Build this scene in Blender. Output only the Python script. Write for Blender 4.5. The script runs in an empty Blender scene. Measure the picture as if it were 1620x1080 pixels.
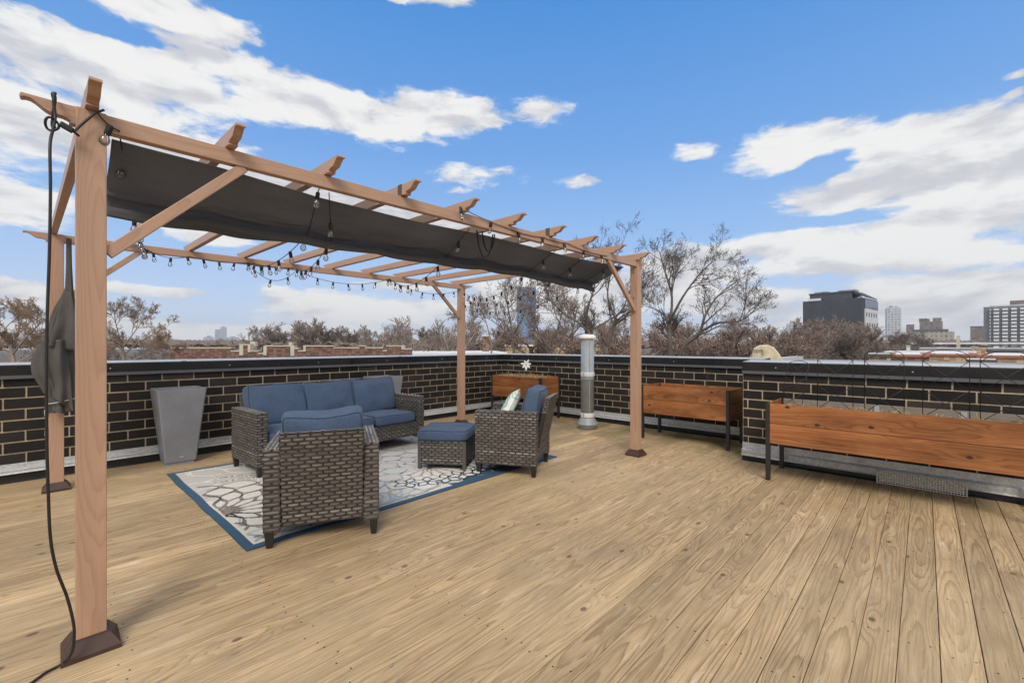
import bpy, bmesh, math, random
from mathutils import Vector, Matrix, noise as mnoise
R = math.radians
S = bpy.context.scene
COL = S.collection
YAW = R(42.76)                       # heading of the camera, measured from the deck-board direction (+X)
FW = Vector((math.cos(YAW), math.sin(YAW), 0)); RT = Vector((math.sin(YAW), -math.cos(YAW), 0))
EYE = 1.35
def far(r, d, z=0.0):                # metres to the right / ahead of the standpoint -> world
    p = RT * r + FW * d
    return Vector((p.x, p.y, z))

# ------------------------------------------------------------------ node helpers
class NT:
    def __init__(s, tree): s.t = tree; s.n = tree.nodes; s.l = tree.links
    def node(s, typ, **kw):
        n = s.n.new(typ)
        for k, v in kw.items(): setattr(n, k, v)
        return n
    def put(s, sock, v):
        if isinstance(v, bpy.types.NodeSocket): s.l.new(v, sock)
        elif v is not None:
            if isinstance(v, (tuple, list)) and sock.type == 'RGBA' and len(v) == 3: v = (*v, 1)
            sock.default_value = v
    def m(s, op, a, b=None, c=None, clamp=False):
        n = s.node('ShaderNodeMath', operation=op); n.use_clamp = clamp
        s.put(n.inputs[0], a)
        if b is not None: s.put(n.inputs[1], b)
        if c is not None: s.put(n.inputs[2], c)
        return n.outputs[0]
    def vm(s, op, a, b=None, c=None):
        n = s.node('ShaderNodeVectorMath', operation=op)
        s.put(n.inputs[0], a)
        if b is not None: s.put(n.inputs[1], b)
        if c is not None: s.put(n.inputs[2], c)
        return n.outputs['Value'] if op in ('LENGTH', 'DOT_PRODUCT', 'DISTANCE') else n.outputs[0]
    def xyz(s, x=0.0, y=0.0, z=0.0):
        n = s.node('ShaderNodeCombineXYZ')
        for i, v in enumerate((x, y, z)): s.put(n.inputs[i], v)
        return n.outputs[0]
    def sep(s, v):
        n = s.node('ShaderNodeSeparateXYZ'); s.put(n.inputs[0], v); return n.outputs
    def noise(s, vec, scale=1.0, detail=2.0, rough=0.5, dist=0.0, out='Fac', dims='3D'):
        n = s.node('ShaderNodeTexNoise'); n.noise_dimensions = dims
        s.put(n.inputs['Vector'], vec); s.put(n.inputs['Scale'], scale); s.put(n.inputs['Detail'], detail)
        s.put(n.inputs['Roughness'], rough); s.put(n.inputs['Distortion'], dist)
        return n.outputs[out]
    def ramp(s, fac, stops, interp='LINEAR'):
        n = s.node('ShaderNodeValToRGB'); n.color_ramp.interpolation = interp
        e = n.color_ramp.elements
        while len(e) > 1: e.remove(e[-1])
        for i, (p, c) in enumerate(stops):
            x = e[0] if i == 0 else e.new(p)
            x.position = p
            if not isinstance(c, (tuple, list)): c = (c, c, c)
            x.color = (*c[:3], 1)
        s.put(n.inputs[0], fac)
        return n.outputs[0]
    def mix(s, fac, a, b, mode='MIX'):
        n = s.node('ShaderNodeMix', data_type='RGBA', blend_type=mode)
        s.put(n.inputs[0], fac); s.put(n.inputs[6], a); s.put(n.inputs[7], b)
        return n.outputs[2]
    def mapr(s, v, a, b, c=0.0, d=1.0, smooth=True):
        n = s.node('ShaderNodeMapRange'); n.interpolation_type = 'SMOOTHSTEP' if smooth else 'LINEAR'
        s.put(n.inputs[0], v)
        for i, x in enumerate((a, b, c, d)): s.put(n.inputs[i + 1], x)
        return n.outputs[0]
    def attr(s, name):
        return s.node('ShaderNodeAttribute', attribute_name=name)
    def obj(s): return s.node('ShaderNodeTexCoord').outputs['Object']
    def uv(s): return s.node('ShaderNodeTexCoord').outputs['UV']
    def bump(s, height, strength=0.3, dist=0.01):
        n = s.node('ShaderNodeBump'); s.put(n.inputs['Height'], height)
        n.inputs['Strength'].default_value = strength; n.inputs['Distance'].default_value = dist
        return n.outputs[0]

MATS = {}
def mat(name, fn=None, col=(.5, .5, .5), rough=.6, metal=0.0, spec=0.5, var=0.0, vscale=8.0, bump=0.0, bscale=60.0):
    """Principled material; fn(nt, bsdf) wires its procedural detail, otherwise plain noise variation."""
    if name in MATS: return MATS[name]
    m = bpy.data.materials.new(name); m.use_nodes = True
    nt = NT(m.node_tree); b = m.node_tree.nodes['Principled BSDF']
    b.inputs['Base Color'].default_value = (*col, 1); b.inputs['Roughness'].default_value = rough
    b.inputs['Metallic'].default_value = metal; b.inputs['Specular IOR Level'].default_value = spec
    if fn: fn(nt, b)
    else:
        o = nt.obj()
        if var:
            f = nt.noise(o, vscale, 5, .6)
            c = nt.mix(nt.mapr(f, .3, .7), tuple(x * (1 - var) for x in col), tuple(min(1, x * (1 + var)) for x in col))
            nt.put(b.inputs['Base Color'], c)
            nt.put(b.inputs['Roughness'], nt.mapr(nt.noise(o, vscale * 2.3, 4), .25, .75, max(.05, rough - .12), min(1, rough + .12)))
        if bump:
            nt.put(b.inputs['Normal'], nt.bump(nt.noise(o, bscale, 5, .6), bump, .01))
    MATS[name] = m
    return m

# ------------------------------------------------------------------ mesh builder
def perp(v):
    a = Vector((0, 0, 1)) if abs(v.z) < .9 else Vector((1, 0, 0))
    return v.cross(a).normalized()
class MB:
    """Collects shapes into ONE mesh; faces carry a grain axis (for UVs in metres), a random tint and a material slot."""
    def __init__(s, seed=0): s.v = []; s.f = []; s.g = []; s.a = []; s.m = []; s.uvs = {}; s.smooth = []; s.c = []; s.cur = Vector((0, 0, 0)); s.rng = random.Random(seed)
    def face(s, idx, g=None, a=None, m=0, uv=None, smooth=False):
        if uv is not None: s.uvs[len(s.f)] = uv
        s.f.append(idx); s.g.append(g or (1, 0, 0)); s.a.append(a or (.5, .5, .5)); s.m.append(m); s.smooth.append(smooth); s.c.append(s.cur)
    def rnd(s): return (s.rng.random(), s.rng.random(), s.rng.random())
    def add(s, verts):
        o = len(s.v); s.v.extend([tuple(p) for p in verts]); return o
    def hexa(s, c8, g=None, a=None, m=0):
        """8 corners: bottom ring (ccw seen from above) then top ring"""
        o = s.add(c8); a = a or s.rnd()
        for q in ((3, 2, 1, 0), (4, 5, 6, 7), (0, 1, 5, 4), (1, 2, 6, 5), (2, 3, 7, 6), (3, 0, 4, 7)):
            s.face([o + i for i in q], g, a, m)
    def box(s, lo, hi, g=None, a=None, m=0, M=None, b=0.0):
        x0, y0, z0 = lo; x1, y1, z1 = hi
        if g is None:
            d = (x1 - x0, y1 - y0, z1 - z0); k = d.index(max(d)); g = tuple(1.0 if i == k else 0.0 for i in range(3))
        s.cur = Vector(((x0 + x1) / 2, (y0 + y1) / 2, (z0 + z1) / 2))
        if M: s.cur = M @ s.cur
        if b > 0:
            s.bbox(lo, hi, b, g, a, m, M); return
        c = [Vector(p) for p in ((x0, y0, z0), (x1, y0, z0), (x1, y1, z0), (x0, y1, z0), (x0, y0, z1), (x1, y0, z1), (x1, y1, z1), (x0, y1, z1))]
        if M: c = [M @ p for p in c]; g = tuple((M.to_3x3() @ Vector(g)))
        s.hexa(c, g, a, m)
    def bbox(s, lo, hi, b, g, a, m, M):
        bm = bmesh.new(); bmesh.ops.create_cube(bm, size=1)
        for v in bm.verts: v.co = Vector(((lo[i] + hi[i]) / 2 + v.co[i] * (hi[i] - lo[i]) for i in range(3)))
        bmesh.ops.bevel(bm, geom=bm.edges[:], offset=b, segments=2, profile=.5, affect='EDGES')
        a = a or s.rnd()
        if M: g = tuple(M.to_3x3() @ Vector(g))
        bm.verts.index_update()
        o = s.add([(M @ v.co) if M else v.co for v in bm.verts])
        for f in bm.faces: s.face([o + v.index for v in f.verts], g, a, m)
        bm.free()
    def bar(s, p, q, w, h, up=(0, 0, 1), a=None, m=0, b=0.0):
        p = Vector(p); q = Vector(q); d = (q - p); L = d.length; d.normalize()
        x = d.cross(Vector(up)).normalized(); z = x.cross(d)
        M = Matrix((( d.x, x.x, z.x, p.x), (d.y, x.y, z.y, p.y), (d.z, x.z, z.z, p.z), (0, 0, 0, 1)))
        s.box((0, -w / 2, -h / 2), (L, w / 2, h / 2), (1, 0, 0), a, m, M, b)
    def tube(s, pts, rad, n=6, m=0, a=None, caps=True, closed=False, smooth=True):
        pts = [Vector(p) for p in pts]; k = len(pts)
        if not isinstance(rad, (list, tuple)): rad = [rad] * k
        a = a or s.rnd(); o = len(s.v); px = None
        for i, p in enumerate(pts):
            if closed: d = pts[(i + 1) % k] - pts[i - 1]
            else: d = pts[min(i + 1, k - 1)] - pts[max(i - 1, 0)]
            if d.length < 1e-9: d = Vector((0, 0, 1))
            d.normalize()
            if px is None: px = perp(d)
            else:
                px = px - d * px.dot(d)
                px = px.normalized() if px.length > 1e-6 else perp(d)
            py = d.cross(px)
            for j in range(n):
                t = 2 * math.pi * j / n
                s.v.append(tuple(p + (px * math.cos(t) + py * math.sin(t)) * rad[i]))
        rings = k if closed else k - 1
        for i in range(rings):
            A = o + i * n; B = o + ((i + 1) % k) * n
            dd = (pts[(i + 1) % k] - pts[i])
            for j in range(n): s.face([A + j, A + (j + 1) % n, B + (j + 1) % n, B + j], tuple(dd), a, m, smooth=smooth)
        if caps and not closed:
            s.face([o + j for j in reversed(range(n))], None, a, m); s.face([o + rings * n + j for j in range(n)], None, a, m)
    def lathe(s, prof, c=(0, 0, 0), n=24, m=0, smooth=True, cap=True):
        o = len(s.v); c = Vector(c); k = len(prof)
        for r, z in prof:
            for j in range(n):
                t = 2 * math.pi * j / n; s.v.append((c.x + r * math.cos(t), c.y + r * math.sin(t), c.z + z))
        for i in range(k - 1):
            for j in range(n):
                s.face([o + i * n + j, o + i * n + (j + 1) % n, o + (i + 1) * n + (j + 1) % n, o + (i + 1) * n + j], (0, 0, 1), None, m, smooth=smooth)
        if cap:
            s.face([o + j for j in reversed(range(n))], None, None, m); s.face([o + (k - 1) * n + j for j in range(n)], None, None, m)
    def prism(s, prof, axis_o, ax, ay, az, t, g=None, a=None, m=0):
        """2D outline prof (x,y) in plane ax,ay at axis_o extruded t along az, centred"""
        O = Vector(axis_o); X = Vector(ax); Y = Vector(ay); Z = Vector(az); a = a or s.rnd(); k = len(prof)
        o = s.add([O + X * x + Y * y - Z * (t / 2) for x, y in prof] + [O + X * x + Y * y + Z * (t / 2) for x, y in prof])
        s.face([o + i for i in reversed(range(k))], g, a, m); s.face([o + k + i for i in range(k)], g, a, m)
        for i in range(k): s.face([o + i, o + (i + 1) % k, o + k + (i + 1) % k, o + k + i], g, a, m)
    def extrude(s, prof, p, q, up=(0, 0, 1), out=None, m=0, mats=None):
        """profile (outward, height) swept from p to q"""
        p = Vector(p); q = Vector(q); O = Vector(out); U = Vector(up); k = len(prof); g = tuple((q - p).normalized())
        o = s.add([p + O * x + U * y for x, y in prof] + [q + O * x + U * y for x, y in prof]); a = s.rnd()
        for i in range(k):
            s.face([o + i, o + (i + 1) % k, o + k + (i + 1) % k, o + k + i], g, a, mats[i] if mats else m)
        s.face([o + i for i in reversed(range(k))], g, a, m); s.face([o + k + i for i in range(k)], g, a, m)
    def grid(s, fn, nu, nv, m=0, a=None, g=None, smooth=True):
        o = len(s.v)
        for i in range(nu + 1):
            for j in range(nv + 1): s.v.append(tuple(fn(i / nu, j / nv)))
        a = a or s.rnd()
        for i in range(nu):
            for j in range(nv):
                A = o + i * (nv + 1) + j
                s.face([A, A + nv + 1, A + nv + 2, A + 1], g, a, m, smooth=smooth)
    def build(s, name, mats, parent=None, normals=True):
        me = bpy.data.meshes.new(name); me.from_pydata(s.v, [], s.f)
        if not isinstance(mats, (list, tuple)): mats = [mats]
        for x in mats: me.materials.append(x)
        if normals:
            bm = bmesh.new(); bm.from_mesh(me); bm.faces.ensure_lookup_table()
            bmesh.ops.recalc_face_normals(bm, faces=bm.faces[:]); bm.to_mesh(me); bm.free()
        me.polygons.foreach_set('material_index', s.m); me.polygons.foreach_set('use_smooth', s.smooth)
        at = me.attributes.new('tint', 'FLOAT_COLOR', 'FACE')
        at.data.foreach_set('color', [c for a in s.a for c in (*a, 1.0)])
        uvl = me.uv_layers.new(name='UVMap'); flat = [0.0] * (2 * len(me.loops))
        for p in me.polygons:
            cu = s.uvs.get(p.index); n = p.normal; g = Vector(s.g[p.index]); cc = s.c[p.index]
            if cu is None:
                g = g - n * g.dot(n)
                g = g.normalized() if g.length > .25 * Vector(s.g[p.index]).length else perp(n)
                w = n.cross(g); a = s.a[p.index]
            for k, li in enumerate(p.loop_indices):
                if cu is None:
                    co = me.vertices[me.loops[li].vertex_index].co - cc
                    flat[2 * li] = co.dot(g); flat[2 * li + 1] = co.dot(w)
                else:
                    vi = me.loops[li].vertex_index
                    flat[2 * li], flat[2 * li + 1] = cu[vi] if isinstance(cu, dict) else cu[k]
        uvl.data.foreach_set('uv', flat)
        me.update()
        o = bpy.data.objects.new(name, me); COL.objects.link(o)
        if parent: o.parent = parent
        return o

def tag(o, label=None, cat=None, group=None, kind=None):
    if label: o['label'] = label
    if cat: o['category'] = cat
    if group: o['group'] = group
    if kind: o['kind'] = kind
    return o
def empty(name, loc, rz=0.0, label=None, cat=None, group=None):
    o = bpy.data.objects.new(name, None); COL.objects.link(o); o.location = loc; o.rotation_euler = (0, 0, rz)
    o.empty_display_size = .1
    return tag(o, label, cat, group)
def copy_tree(o, parent=None):
    c = o.copy(); COL.objects.link(c)
    if parent: c.parent = parent
    for ch in list(o.children): copy_tree(ch, c)
    return c
def catenary(p, q, sag, n=16):
    p = Vector(p); q = Vector(q); return [p.lerp(q, i / n) - Vector((0, 0, sag * 4 * (i / n) * (1 - i / n))) for i in range(n + 1)]

# ------------------------------------------------------------------ materials
def wood(nt, u, v, s1, s2, ring=.009, knots=.45, hmax=.11, ku=1.1):
    """plain-sawn boards: rings round a wandering pith, cut by the board face; returns (late wood 0..1, knot core 0..1)"""
    m = nt.m
    us = m('ADD', u, m('MULTIPLY', s1, 61.0))
    h = m('MULTIPLY', nt.noise(nt.xyz(m('MULTIPLY', us, .6), m('MULTIPLY', s2, 47.0), s1), 1.0, 1.5, .5), hmax)
    w = m('MULTIPLY', m('SUBTRACT', nt.noise(nt.xyz(m('MULTIPLY', us, 1.7), m('MULTIPLY', v, 14.0), m('MULTIPLY', s2, 31.0)), 1.0, 3, .55), .5), .022)
    yy = m('ADD', v, m('MULTIPLY', m('SUBTRACT', s2, .5), .13))
    vo = nt.node('ShaderNodeTexVoronoi', voronoi_dimensions='2D', feature='F1')
    kv = 6.0
    q = nt.xyz(m('MULTIPLY', us, ku), m('ADD', m('MULTIPLY', v, kv), m('MULTIPLY', s2, 53.0)))
    nt.put(vo.inputs['Vector'], q); vo.inputs['Scale'].default_value = 1.0
    dv = nt.sep(nt.vm('SUBTRACT', vo.outputs['Position'], q))
    du = m('DIVIDE', dv[0], ku); dw = m('DIVIDE', dv[1], kv)
    gate = m('LESS_THAN', nt.sep(vo.outputs['Color'])[0], knots)
    e1 = m('ADD', m('POWER', m('DIVIDE', du, .16), 2.0), m('POWER', m('DIVIDE', dw, .035), 2.0))
    sw = m('MULTIPLY', m('MULTIPLY', m('EXPONENT', m('MULTIPLY', e1, -1.0)), gate), .035)
    r = m('ADD', m('ADD', m('SQRT', m('ADD', m('MULTIPLY', yy, yy), m('MULTIPLY', h, h))), w), sw)
    t = m('FRACT', m('DIVIDE', r, ring))
    late = nt.sep(nt.ramp(t, [(0, .0), (.5, .10), (.78, .65), (.93, 1), (1, .0)]))[0]
    e2 = m('ADD', m('POWER', m('DIVIDE', du, .021), 2.0), m('POWER', m('DIVIDE', dw, .014), 2.0))
    core = m('MULTIPLY', nt.mapr(e2, 1.6, .5), m('MULTIPLY', gate, m('GREATER_THAN', nt.sep(vo.outputs['Color'])[1], .45)))
    return late, core

def deck_fn(nt, b):
    m = nt.m; uv = nt.sep(nt.uv()); u, v = uv[0], uv[1]
    t = nt.sep(nt.attr('tint').outputs['Color']); s1, s2, s3 = t[0], t[1], t[2]
    o = nt.obj()
    late, core = wood(nt, u, v, s1, s2, .0118, .5, .17)
    fine = nt.noise(nt.xyz(m('MULTIPLY', u, 5.0), m('MULTIPLY', v, 420.0), m('MULTIPLY', s1, 9.0)), 1.0, 4, .65)
    mid = nt.noise(nt.xyz(m('MULTIPLY', u, 2.2), m('MULTIPLY', v, 130.0), m('MULTIPLY', s2, 29.0)), 1.0, 5, .65)
    streak = nt.noise(nt.xyz(m('MULTIPLY', u, 1.1), m('MULTIPLY', v, 46.0), m('MULTIPLY', s2, 19.0)), 1.0, 4, .6)
    patch = nt.noise(nt.xyz(m('MULTIPLY', u, 2.4), m('MULTIPLY', v, 13.0), m('MULTIPLY', s1, 23.0)), 1.0, 5, .65)
    con = nt.mapr(patch, .30, .70, .40, 1.0)
    c = nt.mix(m('MULTIPLY', late, con), (.560, .405, .235), (.225, .142, .068))
    c = nt.mix(nt.mapr(mid, .51, .66, 0, .6), c, (.215, .145, .078))
    c = nt.mix(nt.mapr(fine, .35, .80, 0, .5), c, (.235, .160, .090))
    c = nt.mix(nt.mapr(streak, .53, .70, 0, .6), c, (.640, .490, .305))
    grey = nt.noise(o, .9, 5, .65)
    c = nt.mix(nt.mapr(grey, .42, .72, 0, .45), c, (.300, .232, .158))
    sp = nt.noise(nt.xyz(m('MULTIPLY', u, 3.0), m('MULTIPLY', v, 16.0), s1), 1.0, 6, .7)
    c = nt.mix(nt.mapr(sp, .56, .70, 0, .5), c, (.345, .290, .225))
    c = nt.mix(nt.mapr(sp, .42, .30, 0, .6), c, (.66, .56, .42))
    big = nt.noise(o, .55, 3, .5)
    c = nt.mix(nt.mapr(big, .45, .65, 0, .35), c, (.60, .46, .285))
    tone = m('MULTIPLY', nt.mapr(s3, 0, 1.9, .86, 1.34, False), nt.mapr(patch, .30, .70, .86, 1.16))
    c = nt.mix(1.0, c, nt.xyz(m('MULTIPLY', tone, .95), m('MULTIPLY', tone, .93), m('MULTIPLY', tone, .90)), 'MULTIPLY')
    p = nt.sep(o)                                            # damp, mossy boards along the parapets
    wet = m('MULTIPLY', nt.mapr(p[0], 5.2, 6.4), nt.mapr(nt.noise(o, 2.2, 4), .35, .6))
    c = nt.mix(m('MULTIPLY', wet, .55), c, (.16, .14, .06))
    c = nt.mix(m('MULTIPLY', core, .7), c, (.085, .05, .028))
    crack = nt.noise(nt.xyz(m('MULTIPLY', u, .9), m('MULTIPLY', v, 75.0), m('MULTIPLY', s1, 77.0)), 1.0, 2, .5)
    crk = m('MULTIPLY', nt.mapr(m('ABSOLUTE', m('SUBTRACT', crack, .5)), .006, .0015), nt.mapr(sp, .5, .6))
    c = nt.mix(m('MULTIPLY', crk, .8), c, (.045, .03, .02))
    ju = m('SUBTRACT', m('FRACT', m('DIVIDE', m('ADD', p[0], m('MULTIPLY', s2, .045)), .61)), .5)
    fx = m('MULTIPLY', ju, .61); fy = m('SUBTRACT', m('ABSOLUTE', m('ADD', v, m('MULTIPLY', m('SUBTRACT', s1, .5), .02))), .036)
    fx2 = m('ADD', fx, m('MULTIPLY', m('SIGN', v), .014))
    nd = m('SQRT', m('ADD', m('MULTIPLY', fx2, fx2), m('MULTIPLY', fy, fy)))
    c = nt.mix(nt.mapr(nd, .0052, .0034), c, (.018, .014, .012))
    nt.put(b.inputs['Base Color'], c)
    nt.put(b.inputs['Roughness'], nt.mapr(sp, .3, .7, .62, .82))
    hgt = m('SUBTRACT', m('SUBTRACT', m('MULTIPLY', late, .35), m('MULTIPLY', fine, .5)), m('ADD', crk, nt.mapr(nd, .0052, .0034)))
    nt.put(b.inputs['Normal'], nt.bump(hgt, .35, .004))
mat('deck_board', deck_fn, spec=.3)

def cedar_fn(nt, b):
    m = nt.m; uv = nt.sep(nt.uv()); u, v = uv[0], uv[1]
    t = nt.sep(nt.attr('tint').outputs['Color']); s1, s2, s3 = t[0], t[1], t[2]
    late, core = wood(nt, u, v, s1, s2, .016, .9, .16, 1.9)
    fine = nt.noise(nt.xyz(m('MULTIPLY', u, 3.0), m('MULTIPLY', v, 160.0), s1), 1.0, 4, .6)
    bl = nt.noise(nt.xyz(m('MULTIPLY', u, 2.0), m('MULTIPLY', v, 11.0), m('MULTIPLY', s2, 8.0)), 1.0, 4, .6)
    c = nt.mix(m('MULTIPLY', late, .8), (.355, .146, .053), (.18, .064, .022))
    c = nt.mix(nt.mapr(fine, .4, .8, 0, .5), c, (.14, .042, .013))
    c = nt.mix(nt.mapr(bl, .35, .7, 0, .55), c, (.20, .058, .016))
    tone = m('MULTIPLY', nt.mapr(s3, 0, 1, .88, 1.12, False), nt.mapr(nt.noise(nt.xyz(m('MULTIPLY', u, 1.5), m('MULTIPLY', v, 5.0), s2), 1.0, 4, .6), .3, .7, .66, 1.34))
    c = nt.mix(1.0, c, nt.xyz(tone, tone, tone), 'MULTIPLY')
    c = nt.mix(m('MULTIPLY', core, .9), c, (.035, .016, .008))
    nt.put(b.inputs['Base Color'], c); nt.put(b.inputs['Roughness'], nt.mapr(fine, .3, .7, .42, .6))
    nt.put(b.inputs['Normal'], nt.bump(fine, .12, .003))
mat('stained_cedar', cedar_fn, spec=.35)

def greywood_fn(nt, b):
    m = nt.m; uv = nt.sep(nt.uv()); u, v = uv[0], uv[1]; t = nt.sep(nt.attr('tint').outputs['Color'])
    late, core = wood(nt, u, v, t[0], t[1], .012, .4)
    fine = nt.noise(nt.xyz(m('MULTIPLY', u, 4.0), m('MULTIPLY', v, 200.0), t[0]), 1.0, 4, .6)
    c = nt.mix(late, (.34, .29, .24), (.20, .165, .13)); c = nt.mix(nt.mapr(fine, .3, .8, 0, .5), c, (.13, .11, .09))
    nt.put(b.inputs['Base Color'], c)
mat('weathered_wood', greywood_fn, rough=.85)

def pergola_fn(nt, b):                                       # printed wood-grain on aluminium
    m = nt.m; uv = nt.sep(nt.uv()); t = nt.sep(nt.attr('tint').outputs['Color'])
    late, core = wood(nt, uv[0], uv[1], t[0], t[1], .010, .12, .16)
    fine = nt.noise(nt.xyz(m('MULTIPLY', uv[0], 6.0), m('MULTIPLY', uv[1], 330.0), t[0]), 1.0, 3, .6)
    c = nt.mix(m('MULTIPLY', late, .42), (.475, .298, .205), (.31, .175, .112))
    c = nt.mix(nt.mapr(fine, .4, .8, 0, .4), c, (.35, .205, .135))
    nt.put(b.inputs['Base Color'], c); nt.put(b.inputs['Normal'], nt.bump(fine, .06, .002))
mat('wood_grain_metal', pergola_fn, rough=.38, spec=.45)
mat('brown_plastic', col=(.055, .028, .022), rough=.5, var=.2)
mat('dark_clip', col=(.10, .06, .04), rough=.5, var=.2)

def brick_fn(nt, b):
    t = nt.sep(nt.attr('tint').outputs['Color']); o = nt.obj()
    c = nt.ramp(t[0], [(0, (.009, .008, .008)), (.5, (.019, .016, .015)), (.85, (.032, .026, .023)), (1, (.05, .038, .031))])
    n = nt.noise(o, 40, 6, .7); c = nt.mix(nt.mapr(n, .5, .85, 0, .55), c, (.05, .042, .036))
    e = nt.noise(o, 7, 6, .7); c = nt.mix(nt.mapr(e, .60, .78, 0, .4), c, (.13, .112, .095))
    g = nt.noise(o, 1.1, 5, .6); c = nt.mix(nt.mapr(g, .5, .75, 0, .5), c, (.035, .030, .027))
    nt.put(b.inputs['Base Color'], c); nt.put(b.inputs['Normal'], nt.bump(nt.noise(o, 120, 5, .7), .35, .004))
mat('black_brick', brick_fn, rough=.72, spec=.3)
def mortar_fn(nt, b):
    o = nt.obj(); n = nt.noise(o, 26, 6, .7)
    c = nt.mix(nt.mapr(n, .3, .7), (.47, .365, .25), (.64, .525, .385))
    c = nt.mix(nt.mapr(nt.noise(o, 5, 5, .7), .58, .74, 0, .6), c, (.20, .14, .09))
    nt.put(b.inputs['Base Color'], c); nt.put(b.inputs['Normal'], nt.bump(nt.noise(o, 150, 4), .5, .004))
mat('mortar', mortar_fn, rough=.95)
mat('coping_metal', col=(.012, .012, .014), rough=.34, spec=.5, var=.25, vscale=2)
mat('coping_lip', col=(.075, .08, .09), rough=.4, var=.15, vscale=3)
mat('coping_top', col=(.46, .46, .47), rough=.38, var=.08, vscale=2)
mat('membrane', col=(.0085, .0085, .009), rough=.55, var=.3, vscale=6, bump=.3, bscale=14)
def galv_fn(nt, b):
    o = nt.obj(); v = nt.node('ShaderNodeTexVoronoi'); nt.put(v.inputs['Vector'], o); v.inputs['Scale'].default_value = 55
    c = nt.mix(nt.sep(v.outputs['Color'])[0], (.44, .45, .46), (.60, .61, .62))
    c = nt.mix(nt.mapr(nt.noise(o, 3, 5, .65), .52, .75, 0, .5), c, (.30, .31, .31))
    nt.put(b.inputs['Base Color'], c); nt.put(b.inputs['Roughness'], nt.mapr(nt.noise(o, 9, 4), .3, .7, .35, .55))
mat('galvanised', galv_fn, metal=.35)
mat('flue_steel', col=(.36, .40, .42), rough=.45, metal=.15, var=.10, vscale=5)
mat('flue_band', col=(.86, .86, .85), rough=.45, metal=0, var=.05)
mat('bolt', col=(.55, .55, .55), rough=.4, metal=.6)
mat('black_metal', col=(.022, .020, .019), rough=.5, var=.2)
mat('black_rubber', col=(.012, .011, .012), rough=.5, var=.15)

def wicker_fn(nt, b):
    t = nt.sep(nt.attr('tint').outputs['Color']); o = nt.obj(); uv = nt.sep(nt.uv())
    c = nt.ramp(t[0], [(0, (.046, .040, .037)), (.45, (.155, .138, .127)), (.8, (.27, .247, .23)), (1, (.42, .39, .365))])
    f = nt.noise(nt.xyz(nt.m('MULTIPLY', uv[0], 6.0), nt.m('MULTIPLY', uv[1], 420.0), t[1]), 1.0, 3, .6)
    c = nt.mix(nt.mapr(f, .3, .75, 0, .5), c, (.045, .034, .028))
    nt.put(b.inputs['Base Color'], c); nt.put(b.inputs['Normal'], nt.bump(f, .25, .002))
mat('wicker', wicker_fn, rough=.58, spec=.3)
mat('wicker_core', col=(.022, .017, .014), rough=.7, var=.2)
mat('chair_foot', col=(.016, .015, .014), rough=.45, var=.15)

def fabric(c0, c1, sc=240.0, moss=.1):
    def fn(nt, b):
        o = nt.obj(); n = nt.noise(o, sc, 3, .7); l = nt.noise(o, 6, 4, .6)
        x = nt.noise(nt.vm('MULTIPLY', o, (900.0, 90.0, 400.0)), 1.0, 2, .5)
        c = nt.mix(nt.mapr(n, .3, .7), c0, c1); c = nt.mix(nt.mapr(x, .45, .7, 0, .35), c, tuple(min(1, k * 1.5) for k in c1))
        c = nt.mix(nt.mapr(l, .45, .75, 0, .3), c, tuple(k * .8 for k in c0))
        nt.put(b.inputs['Base Color'], c); nt.put(b.inputs['Normal'], nt.bump(n, .35, .003))
        b.inputs['Sheen Weight'].default_value = moss
    return fn
mat('blue_fabric', fabric((.042, .070, .130), (.088, .130, .210), 150.0), rough=.9, spec=.2)
mat('blue_piping', fabric((.028, .048, .088), (.048, .076, .125)), rough=.9, spec=.2)
def canopy_fn(nt, b):
    o = nt.obj(); n = nt.noise(o, 300, 3, .6); l = nt.noise(nt.vm('MULTIPLY', o, (1.3, 5, 5)), 1.0, 5, .65)
    c = nt.mix(nt.mapr(n, .3, .7), (.185, .187, .195), (.255, .256, .264)); c = nt.mix(nt.mapr(l, .4, .7, 0, .4), c, (.125, .125, .13))
    nt.put(b.inputs['Base Color'], c); nt.put(b.inputs['Normal'], nt.bump(nt.noise(nt.vm('MULTIPLY', o, (5, 9, 9)), 1.0, 6), .8, .03))
    tr = nt.node('ShaderNodeBsdfTranslucent'); nt.put(tr.inputs['Color'], nt.mix(1.0, c, (1.25, 1.27, 1.32), 'MULTIPLY'))
    mx = nt.node('ShaderNodeMixShader'); mx.inputs[0].default_value = .55
    out = nt.n['Material Output']; nt.l.new(b.outputs[0], mx.inputs[1]); nt.l.new(tr.outputs[0], mx.inputs[2]); nt.l.new(mx.outputs[0], out.inputs[0])
mat('canopy_cloth', canopy_fn, rough=.95, spec=.15)
def sheer_fn(nt, b):
    o = nt.obj(); l = nt.noise(nt.vm('MULTIPLY', o, (6, 9, 6)), 1.0, 5, .65)
    c = nt.mix(nt.mapr(l, .35, .7), (.62, .63, .65), (.82, .83, .85)); nt.put(b.inputs['Base Color'], c)
    tr = nt.node('ShaderNodeBsdfTranslucent'); nt.put(tr.inputs['Color'], c)
    mx = nt.node('ShaderNodeMixShader'); mx.inputs[0].default_value = .75
    out = nt.n['Material Output']; nt.l.new(b.outputs[0], mx.inputs[1]); nt.l.new(tr.outputs[0], mx.inputs[2]); nt.l.new(mx.outputs[0], out.inputs[0])
mat('sheer_cloth', sheer_fn, rough=.8)
mat('grey_cloth', fabric((.075, .070, .067), (.115, .108, .102), 300, .0), rough=.95, spec=.15)
mat('white_cord', col=(.6, .58, .54), rough=.8)
mat('pot_grey', col=(.215, .22, .25), rough=.55, var=.10, vscale=4, bump=.10, bscale=140)
mat('pot_badge', col=(.5, .5, .52), rough=.3, metal=.6)
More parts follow.
